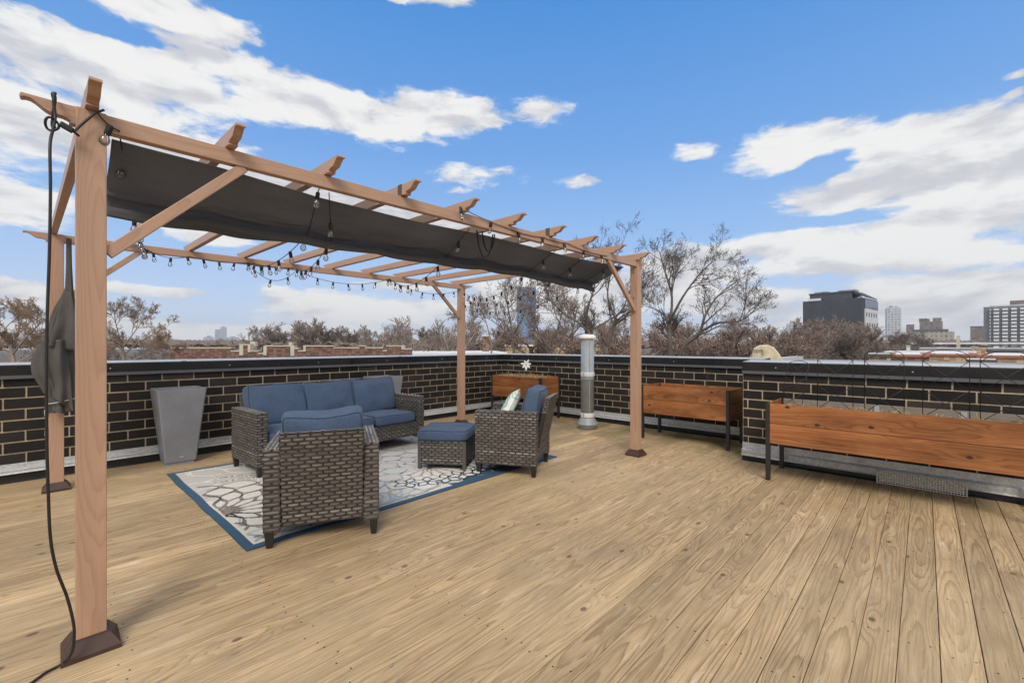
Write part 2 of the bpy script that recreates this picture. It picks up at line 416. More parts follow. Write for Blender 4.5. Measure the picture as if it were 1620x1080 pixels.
mat('soil', col=(.055, .042, .032), rough=.95, var=.4, vscale=30, bump=.8, bscale=40)
mat('straw', col=(.52, .37, .18), rough=.9, var=.4, vscale=30)
mat('dry_stem', col=(.10, .075, .06), rough=.9, var=.3)
mat('white_petal', col=(.78, .78, .76), rough=.35, var=.05)
mat('mesh_steel', col=(.80, .78, .74), rough=.45, metal=.1, var=.3, vscale=60)
mat('gravel_fill', col=(.55, .45, .35), rough=.9, var=.8, vscale=90, bump=.7, bscale=90)
def rug_fn(nt, b):
    t = nt.attr('tint').outputs['Color']; o = nt.obj()
    n = nt.noise(o, 330, 3, .7); x = nt.sep(nt.vm('FRACTION', nt.vm('MULTIPLY', o, (110.0, 110.0, 0.0))))
    c = nt.mix(nt.mapr(n, .3, .7, 0, .4), t, nt.mix(1.0, t, (.68, .68, .68), 'MULTIPLY'))
    c = nt.mix(nt.m('MULTIPLY', nt.m('LESS_THAN', x[1], .3), .22), c, (.12, .12, .13))
    nt.put(b.inputs['Base Color'], c); nt.put(b.inputs['Normal'], nt.bump(n, .4, .003))
mat('rug_weave', rug_fn, rough=.95, spec=.1)
def pillow_fn(nt, b):
    o = nt.sep(nt.obj()); m = nt.m
    base = nt.mix(nt.mapr(nt.noise(nt.obj(), 250, 3), .3, .7), (.70, .72, .66), (.80, .82, .78)); c = base
    for cx, cy, k, col in ((.05, .02, 42.0, (.13, .42, .36)), (-.17, .15, 48.0, (.22, .52, .46)), (-.15, -.17, 48.0, (.30, .50, .50)), (.2, -.18, 48.0, (.13, .42, .36)), (.21, .2, 48, (.4, .6, .5))):
        dx = m('SUBTRACT', o[0], cx); dy = m('SUBTRACT', o[1], cy)
        r = m('SQRT', m('ADD', m('MULTIPLY', dx, dx), m('MULTIPLY', dy, dy))); th = m('ARCTAN2', dy, dx)
        rr = m('ADD', r, m('MULTIPLY', m('SINE', m('MULTIPLY', th, 8.0)), .008))
        w = m('MULTIPLY', nt.mapr(m('SINE', m('MULTIPLY', rr, k * 3.2)), -.1, .35), nt.mapr(rr, .125, .115))
        c = nt.mix(w, c, col)
    nt.put(b.inputs['Base Color'], c)
mat('pillow_print', pillow_fn, rough=.9, spec=.2)
def glass_fn(nt, b):
    out = nt.n['Material Output']; t = nt.node('ShaderNodeBsdfTransparent'); t.inputs[0].default_value = (.93, .94, .95, 1)
    g = nt.node('ShaderNodeBsdfGlossy'); g.inputs['Roughness'].default_value = .04
    lw = nt.node('ShaderNodeLayerWeight'); lw.inputs[0].default_value = .45
    mx = nt.node('ShaderNodeMixShader'); nt.put(mx.inputs[0], nt.m('ADD', nt.m('MULTIPLY', lw.outputs['Fresnel'], .75), .06, clamp=True))
    nt.l.new(t.outputs[0], mx.inputs[1]); nt.l.new(g.outputs[0], mx.inputs[2]); nt.l.new(mx.outputs[0], out.inputs[0])
mat('bulb_glass', glass_fn)
mat('filament', col=(.45, .38, .25), rough=.4, metal=.5)
def bark_fn(c0, c1):
    def fn(nt, b):
        o = nt.obj(); n = nt.noise(nt.vm('MULTIPLY', o, (5, 5, 1.2)), 1.0, 5, .65)
        nt.put(b.inputs['Base Color'], nt.mix(nt.mapr(n, .3, .7), c0, c1))
    return fn
mat('bark_dark', bark_fn((.095, .077, .067), (.165, .134, .116)), rough=.9)
mat('bark_brown', bark_fn((.24, .185, .155), (.36, .285, .24)), rough=.9)
mat('twig_grey', bark_fn((.215, .168, .142), (.325, .262, .222)), rough=.9)
mat('twig_tan', bark_fn((.26, .18, .115), (.40, .29, .20)), rough=.9)
mat('leaf_dry', bark_fn((.185, .122, .096), (.32, .22, .175)), rough=.9)
mat('leaf_seed', bark_fn((.065, .047, .040), (.13, .092, .075)), rough=.9)

# ------------------------------------------------------------------ deck
def make_deck():
    rng = random.Random(4); mb = MB(1); pitch, w, th = .1365, .1348, .03
    x_lo, seam = -2.6, 5.69
    y = -3.6; k = 0
    while y < 6.60:
        cy = y + pitch / 2
        segs = []
        cuts = [x_lo]
        if rng.random() < .45: cuts.append(rng.choice([-.92, .3, 1.52, 3.35, 4.57]))
        cuts.append(seam)
        for i in range(len(cuts) - 1): segs.append((cuts[i] + .0015, cuts[i + 1] - .0015))
        if cy > 1.5: segs.append((seam + .003, 6.86))
        elif cy > -3.4: segs[-1] = (segs[-1][0], 5.72)
        for x0, x1 in segs:
            a = (rng.random(), rng.random(), rng.random())
            if abs(cy - 3.62) < .07 and x0 < 5: a = (a[0], a[1], 1.9)
            z = rng.uniform(-.0012, .0012); bev = .0018; h = w / 2 - rng.uniform(0, .0012)
            o = mb.add([(x0, cy - h, z - th), (x1, cy - h, z - th), (x1, cy + h, z - th), (x0, cy + h, z - th),
                        (x0, cy - h, z - bev), (x1, cy - h, z - bev), (x1, cy + h, z - bev), (x0, cy + h, z - bev),
                        (x0, cy - h + bev, z), (x1, cy - h + bev, z), (x1, cy + h - bev, z), (x0, cy + h - bev, z)])
            U = lambda ids: [(mb.v[i][0], mb.v[i][1] - cy) for i in ids]
            for q in ((8, 9, 10, 11), (4, 5, 9, 8), (6, 7, 11, 10), (5, 6, 10, 9), (7, 4, 8, 11), (0, 1, 5, 4), (2, 3, 7, 6), (1, 2, 6, 5), (3, 0, 4, 7)):
                ids = [o + i for i in q]
                mb.face(ids, (1, 0, 0), a, 0, uv={i: (mb.v[i][0], mb.v[i][1] - cy) for i in ids})
        y += pitch; k += 1
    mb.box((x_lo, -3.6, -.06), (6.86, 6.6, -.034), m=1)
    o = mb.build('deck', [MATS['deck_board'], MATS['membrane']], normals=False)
    return tag(o, 'weathered golden brown plank roof deck', None, None, 'structure')
make_deck()

# ------------------------------------------------------------------ parapet walls
def parapet(name, p0, p1, inward, length, flash, label, thick=.30):
    """wall from p0 towards p1 (plan points of its inner face); inward = unit vector towards the deck"""
    p0 = Vector((*p0, 0)); p1 = Vector((*p1, 0)); d = (p1 - p0).normalized(); n = Vector((*inward, 0)); L = (p1 - p0).length
    root = empty(name, p0, 0, label, 'wall')
    z0, z1 = flash[0] - .02, 1.05
    rng = random.Random(hash(round(L * 100)) & 255)
    mb = MB(3)
    def P(a, o, z): return d * a + n * o + Vector((0, 0, z))
    mb.hexa([P(0, -thick, -.4), P(L, -thick, -.4), P(L, 0, -.4), P(0, 0, -.4), P(0, -thick, z1), P(L, -thick, z1), P(L, 0, z1), P(0, 0, z1)], m=1)
    row = 0; z = z1 - .012; PW, PH = .3115, .109
    while z > z0:
        a = -(.5 * PW if row % 2 else 0) + rng.uniform(-.004, .004) - .1
        while a < L:
            a0 = max(a + .005, 0.004); a1 = min(a + PW - .005, L - .004)
            if a1 - a0 > .02:
                o = .006 + rng.uniform(-.0015, .0025); j = lambda s=.0016: rng.uniform(-s, s)
                zt, zb = z + j(), z - PH + .0100 + j()
                b = .0025; t = (min(1, max(0, rng.gauss(.45, .25))), rng.random(), rng.random())
                c = [P(a0 + j(), -.01, zb), P(a1 + j(), -.01, zb), P(a1 + j(), -.01, zt), P(a0 + j(), -.01, zt)]
                f = [P(a0 + b, o, zb + b), P(a1 - b, o, zb + b), P(a1 - b, o, zt - b), P(a0 + b, o, zt - b)]
                q = mb.add(c + f)
                for ids in ((4, 5, 6, 7), (0, 1, 5, 4), (1, 2, 6, 5), (2, 3, 7, 6), (3, 0, 4, 7)): mb.face([q + i for i in ids], tuple(d), t, 0)
            a += PW
        z -= PH; row += 1
    mb.build('brickwork', [MATS['black_brick'], MATS['mortar']], root)
    up = Vector((0, 0, 1))
    cp = MB(5)
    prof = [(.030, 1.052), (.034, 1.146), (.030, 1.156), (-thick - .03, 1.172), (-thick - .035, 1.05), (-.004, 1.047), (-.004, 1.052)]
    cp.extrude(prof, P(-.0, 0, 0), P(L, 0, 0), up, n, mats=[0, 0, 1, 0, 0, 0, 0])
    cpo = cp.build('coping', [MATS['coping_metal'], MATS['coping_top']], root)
    lp = MB(6); lp.extrude([(.026, 1.022), (.038, 1.016), (.041, 1.020), (.034, 1.0515), (.022, 1.0515)], P(0, 0, 0), P(L, 0, 0), up, n)
    lp.build('drip_edge', MATS['coping_lip'], root)
    fl = MB(7); zt, zb = flash
    h = zt - zb
    fl.extrude([(.010, zt), (.014, zt + .004), (.018, zb + h * .56), (.050, zb + h * .46), (.053, zb + h * .40), (.053, zb + .014), (.062, zb), (.046, zb), (.046, zb + h * .36), (.008, zb + h * .50)], P(0, 0, 0), P(L, 0, 0), up, n)
    fl.build('flashing', MATS['galvanised'], root)
    me = MB(8); me.extrude([(.010, zb + .02), (.026, zb + .004), (.030, .02), (.075, -.02), (.010, -.02)], P(0, 0, 0), P(L, 0, 0), up, n)
    me.build('base_membrane', MATS['membrane'], root)
    a = .35
    bm_ = MB(9)
    k = 0
    while a < L:
        bm = MB(10)
        for q in range(2):
            pass
        c = P(a, .034, 1.095); bm.tube([c, c + n * .006], [.008, .006], 8, m=0)
        bm.build('bolt', MATS['bolt'], root)
        c2 = P(a + .2, .016, zb + h * .75); b2 = MB(11); b2.tube([c2, c2 + n * .005], [.007, .005], 6); b2.build('bolt', MATS['bolt'], root)
        a += 1.15
    a = L - 2.9 if name and L < 6 else 1.4
    while a < L - .2:                                          # cover plates where lengths of coping meet
        jp = MB(12); jp.extrude([(.0365, 1.05), (.0385, 1.147), (.032, 1.159), (-.02, 1.163), (-.02, 1.158), (.03, 1.05)], P(a, 0, 0), P(a + .045, 0, 0), up, n); jp.build('coping_joint', MATS['coping_metal'], root); a += 3.05
    return root
parapet('parapet_wall', (-3.2, 6.62), (6.95, 6.62), (0, -1), 0, (.178, .088), 'long black brick parapet behind the sofa with black metal coping')
parapet('parapet_wall', (6.88, 6.68), (6.88, 1.62), (-1, 0), 0, (.178, .078), 'black brick parapet behind the metal flue between deck corner and jog')
w3 = parapet('parapet_wall', (5.75, 1.58), (5.75, -3.6), (-1, 0), 0, (.205, .062), 'stepped-forward black brick parapet behind the longest cedar planter')
mb = MB(2); mb.box((1.165 * 0 + .012, -.02, -.02), (1.1, .0, 1.046), m=0); mb.build('return_face', MATS['black_brick'], w3)

# ------------------------------------------------------------------ pergola
def yn(x): return 2.74 - .0266 * (x - .185)
def yf(x): return 5.97 - .0266 * (x - .168)
NL, NR, FL, FR = (.185, 2.74), (5.065, 2.607), (.168, 5.97), (5.03, 5.84)
WG = MATS['wood_grain_metal']
def ogee(L, h):
    """tail outline: full height at x=0, tip at x=L; the underside is cut in an S-curve"""
    pts = [(0, 0), (0, h), (L, h), (L + .004, h - .012)]
    for t in [i / 12 for i in range(13)]:
        x = L * (1 - t) ; y = h - .016 - (h - .016) * (t ** 1.25) + .010 * math.sin(t * 3 * math.pi) * (1 - t * .4)
        pts.append((x, max(0.0, y)))
    pts[-1] = (.02, 0)
    return pts
def make_pergola():
    root = empty('pergola', (*NL, 0), 0, 'brown wood-grain metal pergola over the sofa set with scroll cut rafter tails', 'pergola')
    O = Vector((*NL, 0))
    Rz = Matrix.Rotation(-.0266, 4, 'Z')
    for k, (x, y) in enumerate((NL, NR, FL, FR)):
        mb = MB(20 + k); c = Vector((x, y, 0)) - O
        mb.box((-.05, -.05, .012), (.05, .05, 2.385), g=(0, 0, 1), M=Matrix.Translation(c) @ Rz, b=.004)
        p = mb.build('post', WG, root)
        bb = MB(30 + k); q = []
        for r, z in ((.096, .0), (.096, .018), (.062, .072), (.053, .076)): q += [Matrix.Translation(c) @ Rz @ Vector((sx * r, sy * r, z)) for sx, sy in ((-1, -1), (1, -1), (1, 1), (-1, 1))]
        o = bb.add(q)
        for i in range(3):
            for j in range(4): bb.face([o + i * 4 + j, o + i * 4 + (j + 1) % 4, o + i * 4 + 4 + (j + 1) % 4, o + i * 4 + 4 + j])
        bb.face([o + 12, o + 13, o + 14, o + 15]); bb.face([o + 3, o + 2, o + 1, o])
        bb.build('post_base', MATS['brown_plastic'], p)
    for fn, xa, xb in ((yn, .185, 5.065), (yf, .168, 5.03)):
        mb = MB(int(fn(0) * 10)); d = Vector((1, -.0266, 0)).normalized(); s = Vector((.0266, 1, 0)).normalized()
        z0, z1 = 2.308, 2.383
        A = Vector((xa, fn(xa), 0)) - O; B = Vector((xb, fn(xb), 0)) - O
        mid = A.lerp(B, .43)
        mb.bar(A + Vector((0, 0, (z0 + z1) / 2)) - s * .018, mid + Vector((0, 0, (z0 + z1) / 2)) - s * .018 - d * .001, .05, z1 - z0, b=.003)
        mb.bar(mid + Vector((0, 0, (z0 + z1) / 2)) - s * .018 + d * .001, B + Vector((0, 0, (z0 + z1) / 2)) - s * .018, .05, z1 - z0, b=.003)
        for P, dd in ((A - d * .05, -d), (B + d * .05, d)):
            mb.prism(ogee(.16, z1 - z0), P + Vector((0, 0, z0)) - s * .018, dd, (0, 0, 1), s, .046, tuple(d))
        mb.build('beam', WG, root)
    xs = [.184, .716, 1.235, 1.765, 2.29, 2.817, 3.365, 3.90, 4.445, 5.015]
    for i, x in enumerate(xs):
        mb = MB(60 + i); xf = x - .035
        A = Vector((x, yn(x) - .08, 2.422)) - O; B = Vector((xf, yf(xf) + .08, 2.422)) - O
        d = (B - A).normalized(); s = Vector((d.y, -d.x, 0))
        mb.bar(A, B, .046, .074, b=.003)
        mb.prism(ogee(.135, .074), A + Vector((0, 0, -.037)), -d, (0, 0, 1), s, .042, tuple(d))
        mb.prism(ogee(.135, .074), B + Vector((0, 0, -.037)), d, (0, 0, 1), s, .042, tuple(d))
        r = mb.build('rafter', WG, root)
        if i in (3, 6):
            cl = MB(); cl.bar(A + d * .03, A + d * .075, .051, .079); cl.build('splice_clip', MATS['dark_clip'], r)
    for P, q in (((.236, 1.764), (.785, 2.31)), ((5.01, 1.775), (4.40, 2.32))):
        mb = MB(int(P[0] * 40)); mb.bar(Vector((P[0], yn(P[0]) - .018, P[1])) - O, Vector((q[0], yn(q[0]) - .018, q[1])) - O, .036, .05, b=.003); mb.build('brace', WG, root)
    for P, q in (((.22, 1.78), (.82, 2.36)), ((4.975, 1.82), (4.40, 2.36))):
        mb = MB(int(P[0] * 41)); mb.bar(Vector((P[0], yf(P[0]) - .018, P[1])) - O, Vector((q[0], yf(q[0]) - .018, q[1])) - O, .036, .05, b=.003); mb.build('brace', WG, root)
    for x, y, z in ((NR[0] - .054, NR[1], 2.24), (NR[0] - .054, NR[1], 1.93)):
        b = MB(); c = Vector((x, y, z)) - O; b.tube([c, c - Vector((.006, 0, 0))], .007, 8); b.build('bolt', MATS['black_metal'], root)
make_pergola()

# shade canopy: bunched along the near beam
def nz(*p): return mnoise.noise(Vector(p))
def make_canopy():
    root = empty('shade_canopy', (.24, yn(.24) + .1, 2.3), 0, 'dark grey cloth canopy drawn back along the near pergola beam', 'canopy')
    O = Vector(root.location)
    prof = [(.085, 2.283), (.13, 2.260), (.19, 2.231), (.25, 2.206), (.30, 2.187), (.340, 2.176), (.362, 2.168), (.366, 2.158), (.392, 2.152), (.412, 2.130), (.418, 2.10), (.408, 2.065), (.386, 2.043), (.360, 2.036), (.338, 2.046), (.334, 2.07), (.352, 2.095)]
    n = len(prof) - 1
    def fn(u, v):
        k = v * n; i = min(int(k), n - 1); t = k - i
        o = prof[i][0] * (1 - t) + prof[i + 1][0] * t; z = prof[i][1] * (1 - t) + prof[i + 1][1] * t
        xe = 4.93 - max(0, v - .02) * .28
        x = .262 + u * (xe - .262)
        z += .045 * max(0, 1 - (x - .25) / 1.0) * max(0, 1 - v * 2.5) + .03 * max(0, (x - 4.3) / .6) * max(0, 1 - v * 2.5)
        sag = -.016 * abs(math.sin((x - .184) / .535 * math.pi)) * math.sin(min(v * 2.6, 1) * math.pi * .5)
        z += .022 * nz(x * 2.6, v * 3, 6.6) * math.sin(min(1, v * 2) * math.pi) + sag * (1.5 if v < .5 else .8) + .018 * nz(x * 1.3, v * 5, 1.7) + .010 * nz(x * 4, v * 9, 4.2) * v + (-.016 * math.sin(x * 1.3 + 1) if v > .4 else 0)
        o += .016 * nz(x * 1.8, v * 4, 8.1) * v
        return Vector((x, yn(x) + o, z)) - O
    mb = MB(90); mb.grid(fn, 190, 64, a=(.5, .5, .5)); o = mb.build('canopy_panel', MATS['canopy_cloth'], root, normals=False)
    md = o.modifiers.new('thick', 'SOLIDIFY'); md.thickness = .003
    def f2(u, v):
        x = .30 + u * 4.6; o = .215 + v * .55
        return Vector((x, yn(x) + o, 2.467 + .006 * nz(x * 5, o * 8, 2) + .01 * nz(x * 1.5, o * 3, 5))) - O
    m2 = MB(91); m2.grid(f2, 120, 12, a=(.5, .5, .5)); m2.build('sheer_panel', MATS['sheer_cloth'], root, normals=False)
    for x, w, dz in ((2.62, .19, .22), (2.66, .15, .16)):
        st = MB(92); pts = [Vector((x - w / 2 + w * t, yn(x) - .0 + .06, 2.31 - dz * (1 - (2 * t - 1) ** 2) ** .7)) - O for t in [i / 14 for i in range(15)]]
        for a_, b_ in zip(pts[:-1], pts[1:]): st.bar(a_, b_, .003, .014, up=(0, 1, 0))
        st.build('strap', MATS['black_rubber'], root)
make_canopy()

# folded curtain tied on the far-left post
def make_curtain():
    c = Vector((.17, 5.90, .74))
    root = empty('tied_curtain', c, 0, 'dark grey curtain bundled and tied round the far left pergola post', 'curtain')
    prof = [(1.60, .018, .075), (1.35, .020, .075), (1.14, .028, .075), (1.06, .040, .065), (.98, .055, .055), (.86, .075, .04), (.72, .095, .02), (.58, .112, .003), (.44, .122, -.005), (.34, .118, 0), (.26, .10, .012), (.15, .082, .025), (.08, .078, .03), (.03, .086, .03), (0, .09, .03)]
    def fn(u, v):
        k = v * (len(prof) - 1); i = min(int(k), len(prof) - 2); t = k - i
        z = prof[i][0] * (1 - t) + prof[i + 1][0] * t; r = prof[i][1] * (1 - t) + prof[i + 1][1] * t; cx = prof[i][2] * (1 - t) + prof[i + 1][2] * t
        th = u * 2 * math.pi; tw = th + z * 1.1
        fold = 1 + (.16 * math.sin(tw * 6) * abs(math.sin(tw * 1.5)) + .10 * math.sin(tw * 11 + z * 5) + .28 * nz(math.cos(th) * 1.9, math.sin(th) * 1.9, z * 2.8)) * min(1, r / .06)
        return Vector((cx + math.cos(th) * r * fold, -.07 + math.sin(th) * r * fold * .66, z + .012 * math.sin(th * 5) * (1 if z < .02 else 0)))
    mb = MB(95); mb.grid(fn, 120, 80, a=(.5, .5, .5)); mb.build('curtain_cloth', MATS['grey_cloth'], root, normals=False)
    def flap(u, v):
        z = 1.10 - v * .50 - .05 * u * v; wd = .022 + .085 * v
        return Vector((.065 - .02 * v + (u - .5) * 2 * wd, -.105 - .085 * math.sin(v * 1.9) + .03 * nz(u * 3, v * 3, .4) * v - .016 * math.sin(u * 9 + 1) * v, z))
    m2 = MB(96); m2.grid(flap, 36, 30, a=(.5, .5, .5)); q = m2.build('cloth_flap', MATS['grey_cloth'], root, normals=False)
    md = q.modifiers.new('thick', 'SOLIDIFY'); md.thickness = .004
    def flap2(u, v):
        z = .66 - v * .50 - .16 * u * v
        return Vector((-.025 + .05 * v + (u - .5) * 2 * (.085 - .01 * v), -.165 + .03 * v + .03 * nz(u * 3, v * 3, 4.4) - .03 * math.sin(u * 3.1) * (1 - .3 * v) - .010 * math.sin(u * 11 + v * 3), z))
    m3 = MB(97); m3.grid(flap2, 36, 30, a=(.5, .5, .5)); q = m3.build('cloth_flap', MATS['grey_cloth'], root, normals=False)
    md = q.modifiers.new('thick', 'SOLIDIFY'); md.thickness = .004
    t = MB(); t.tube([(.025 + math.cos(a) * .10, -.07 + math.sin(a) * .085, .10 + .02 * math.cos(a)) for a in [i * math.pi / 12 for i in range(24)]], .004, 5, closed=True)
    t.tube([(-.068, -.11, .10), (-.082, -.13, .02), (-.075, -.12, -.08), (-.08, -.125, -.20)], .0035, 5)
    t.build('tie_cord', MATS['white_cord'], root)
make_curtain()

# ------------------------------------------------------------------ string lights
def bulb_proto():
    s = MB(); s.lathe([(.004, .012), (.011, .008), (.0125, 0), (.0125, -.034), (.010, -.038)], n=10)
    b = MB(); b.lathe([(.0095, -.036), (.010, -.040), (.015, -.048), (.0190, -.058), (.0200, -.067), (.0175, -.078), (.010, -.086), (.002, -.089)], n=16, cap=False)
    f = MB(); f.tube([(0, 0, -.04), (.003, .002, -.052), (-.003, .0, -.062), (.002, -.002, -.074)], .0012, 4)
    return s, b, f
_s, _b, _f = bulb_proto()
SOCK = _s.build('socket', MATS['black_rubber']); BULB = _b.build('light_bulb', MATS['bulb_glass'], SOCK); FIL = _f.build('filament', MATS['filament'], SOCK)
for o in (SOCK, BULB, FIL): COL.objects.unlink(o)
first_sock = [True]
def string_light(label, anchors, spacing, phase=.15, sags=None, tilt=0.0, seed=1):
    rng = random.Random(seed)
    pts = []
    for i in range(len(anchors) - 1):
        seg = catenary(anchors[i], anchors[i + 1], (sags[i] if sags else .06), 14)
        pts += seg if i == 0 else seg[1:]
    O = pts[0].copy()
    root = empty('string_light', O, 0, label, 'string lights', 'festoon lights strung over the seating')
    w = MB(); w.tube([p - O for p in pts], .0032, 5); w.build('wire', MATS['black_rubber'], root)
    acc = spacing * phase; 
    for p, q in zip(pts[:-1], pts[1:]):
        L = (q - p).length
        while acc < L:
            c = p.lerp(q, acc / L) - O
            s = SOCK.copy(); COL.objects.link(s); s.parent = root; s.location = c - Vector((0, 0, .008))
            s.rotation_euler = (rng.uniform(-.25, .25) + tilt, rng.uniform(-.25, .25), rng.uniform(0, 6))
            for ch in (BULB, FIL):
                d = ch.copy(); COL.objects.link(d); d.parent = s
            acc += spacing
        acc -= L
def N_(x, z=2.30, o=-.05): return (x, yn(x) + o, z)
def F_(x, z=2.33, o=-.05): return (x, yf(x) + o, z)
string_light('festoon wire from the near left post dropping behind the first brace', [N_(.20, 2.375, -.062), N_(.275, 2.325, -.05), F_(.82, 2.34)], .30, .2, [.012, .16], seed=2)
string_light('festoon wire running along the far beam left of its middle', [F_(.82, 2.34), F_(1.18, 2.32), F_(1.75, 2.33), F_(2.27, 2.33)], .15, .4, [.05, .03, .02], seed=3)
string_light('festoon wire crossing beneath the third rafter to the far beam', [N_(1.22, 2.40, -.055), N_(1.20, 2.29, .02), (1.27, 3.05, 2.10), F_(1.75, 2.33)], .46, .3, [0, .02, .12], seed=4)
string_light('doubled festoon wire crossing just right of the third rafter', [N_(1.25, 2.29, -.02), (1.45, 3.08, 2.10), F_(2.28, 2.34)], .46, .6, [.02, .12], seed=5)
string_light('low sagging festoon wire along the far beam right of its middle', [F_(1.75, 2.33), F_(2.30, 2.30), F_(3.62, 2.33), F_(5.0, 2.30)], .21, .5, [.17, .12, .14], seed=6)
string_light('festoon wire crossing under the middle of the canopy', [N_(2.40, 2.29, .0), (2.45, yn(2.4) + .40, 2.09), F_(3.62, 2.34)], .46, .4, [.0, .16], seed=7)
string_light('festoon wire running on the face of the near beam', [N_(2.24, 2.415, -.06), N_(2.75, 2.355, -.05), N_(3.25, 2.355, -.05), N_(3.62, 2.36, -.05), N_(4.35, 2.34, -.05)], .33, .05, [.01, .015, .01, .02], seed=8)
string_light('festoon wire from the seventh rafter swagging to the far right post', [N_(3.52, 2.29, .0), (3.5, yn(3.5) + .40, 2.09), (FR[0] - .0, FR[1] - .06, 2.25)], .37, .5, [.0, .17], seed=9)
string_light('festoon wire from the eighth rafter swagging to the far right post', [N_(4.0, 2.29, .0), (4.0, yn(4.0) + .40, 2.09), (FR[0] + .05, FR[1] - .055, 2.12)], .37, .6, [.0, .15], seed=10)
string_light('lowest festoon wire from the canopy end to the far right post', [N_(4.55, 2.29, .0), (4.5, yn(4.5) + .40, 2.09), (4.98, FR[1] - .06, 2.06)], .38, .35, [.0, .24], seed=11)

# power cord hanging from the near left beam tail
def make_cord():
    P = [(.071, 2.652, 2.40), (.066, 2.652, 2.36), (.071, 2.652, 2.299), (.064, 2.64, 2.239), (.055, 2.61, 2.159), (.056, 2.60, 1.98), (.053, 2.60, 1.724), (.047, 2.60, 1.468), (.045, 2.60, 1.212), (.046, 2.60, .957), (.050, 2.60, .752), (.056, 2.60, .571), (.073, 2.60, .438), (.104, 2.605, .308), (.124, 2.61, .181), (.124, 2.62, .10), (.113, 2.625, .05), (.085, 2.66, .012), (.04, 2.645, .008), (.013, 2.62, .007), (-.10, 2.52, .007), (-.3, 2.35, .007)]
    P = [Vector(p) for p in P]; out = []
    for i in range(len(P) - 1):
        a, b, c, d = P[max(i - 1, 0)], P[i], P[i + 1], P[min(i + 2, len(P) - 1)]
        for k in range(6):
            t = k / 6; out.append(.5 * ((2 * b) + (c - a) * t + (2 * a - 5 * b + 4 * c - d) * t * t + (3 * b - a - 3 * c + d) * t ** 3))
    O = P[-1]
    root = empty('power_cord', O, 0, 'thick black power cord hanging down beside the near left pergola post', 'cord')
    mb = MB(); mb.tube([p - O for p in out + [P[-1]]], .0052, 8); mb.build('cable', MATS['black_rubber'], root)
    lp = MB()                                                 # loop over the beam tail
    c = Vector((.068, 2.725, 2.345)) - O
    lp.tube([c + Vector((.004 * math.sin(3 * t), math.cos(t) * .062, math.sin(t) * .075)) for t in [i * math.pi / 10 for i in range(20)]], .0050, 7, closed=True)
    k = Vector((.062, 2.645, 2.262)) - O
    lp.tube([k + Vector((.020 * math.cos(t), .012 * math.sin(2 * t), .026 * math.sin(t))) for t in [i * math.pi / 8 for i in range(16)]], .0048, 7, closed=True)
    lp.build('hitch_loop', MATS['black_rubber'], root)
    pl = MB(); pl.bar(k + Vector((.022, 0, .012)), k + Vector((.062, -.004, -.008)), .022, .022, b=.004); pl.tube([k + Vector((.06, -.004, -.007)), k + Vector((.078, 0, -.02)), k + Vector((.066, .02, .0)), k + Vector((.09, .02, .04)), k + Vector((.13, .012, .10)), k + Vector((.16, .01, .125))], .005, 6)
    pl.build('plug', MATS['black_rubber'], root)
make_cord()

# ------------------------------------------------------------------ soft furnishings
def rounded(p, w, d, h, k, bulge, seed, amp, crown=0.0):
    x, y, z = p
    n = (abs(x) ** k + abs(y) ** k + abs(z) ** k) ** (1 / k)
    m = max(abs(x), abs(y), abs(z)); x, y, z = x * m / n, y * m / n, z * m / n
    b = 1 + bulge * (1 - x * x) * (1 - y * y)
    X, Y, Z = x * w / 2, y * d / 2, z * h / 2 * b * (1 - .16 * (abs(x) ** 4 + abs(y) ** 4) / 2)
    v = Vector((X, Y, Z))
    q = v * 5.0 + Vector((seed * 3.1, seed, 0))
    v += Vector((mnoise.noise(q), mnoise.noise(q + Vector((9, 0, 0))), mnoise.noise(q + Vector((0, 7, 0))))) * amp
    v += Vector((0, 0, mnoise.noise(v * 14 + Vector((seed, 5, 2))))) * amp * .35
    v.y += crown * (x * x - .4)
    return v
def cushion(name, parent, w, d, h, M, seed=1, k=14, bulge=.28, amp=.012, n=14, matn='blue_fabric', pipe='blue_piping', crown=0.0):
    mb = MB(); idx = {}
    def vid(p):
        key = tuple(round(c, 4) for c in p)
        if key not in idx: idx[key] = mb.add([M @ rounded(p, w, d, h, k, bulge, seed, amp, crown)])
        return idx[key]
    nz_ = 6
    for ax in range(3):
        for sgn in (-1, 1):
            o1, o2 = [a for a in range(3) if a != ax]
            n1 = nz_ if o1 == 2 else n; n2 = nz_ if o2 == 2 else n
            def pt(i, j):
                p = [0, 0, 0]; p[ax] = sgn; p[o1] = -1 + 2 * i / n1; p[o2] = -1 + 2 * j / n2; return tuple(p)
            for i in range(n1):
                for j in range(n2):
                    mb.face([vid(pt(i, j)), vid(pt(i + 1, j)), vid(pt(i + 1, j + 1)), vid(pt(i, j + 1))], smooth=True, a=(.5, .5, .5))
    o = mb.build(name, MATS[matn], parent)
    if pipe:
        for sz in (-1, 1):
            per = [(-1 + 2 * i / n, -1) for i in range(n)] + [(1, -1 + 2 * i / n) for i in range(n)] + [(1 - 2 * i / n, 1) for i in range(n)] + [(-1, 1 - 2 * i / n) for i in range(n)]
            pts = [M @ (rounded((x, y, sz * .98), w, d, h, k, bulge, seed, amp, crown) * 1.0) for x, y in per]
            c = sum(pts, Vector()) / len(pts)
            pts = [p + (p - c).normalized() * .001 for p in pts]
            pm = MB(); pm.tube(pts, .0042, 6, closed=True); pm.build('piping', MATS[pipe], o)
    return o

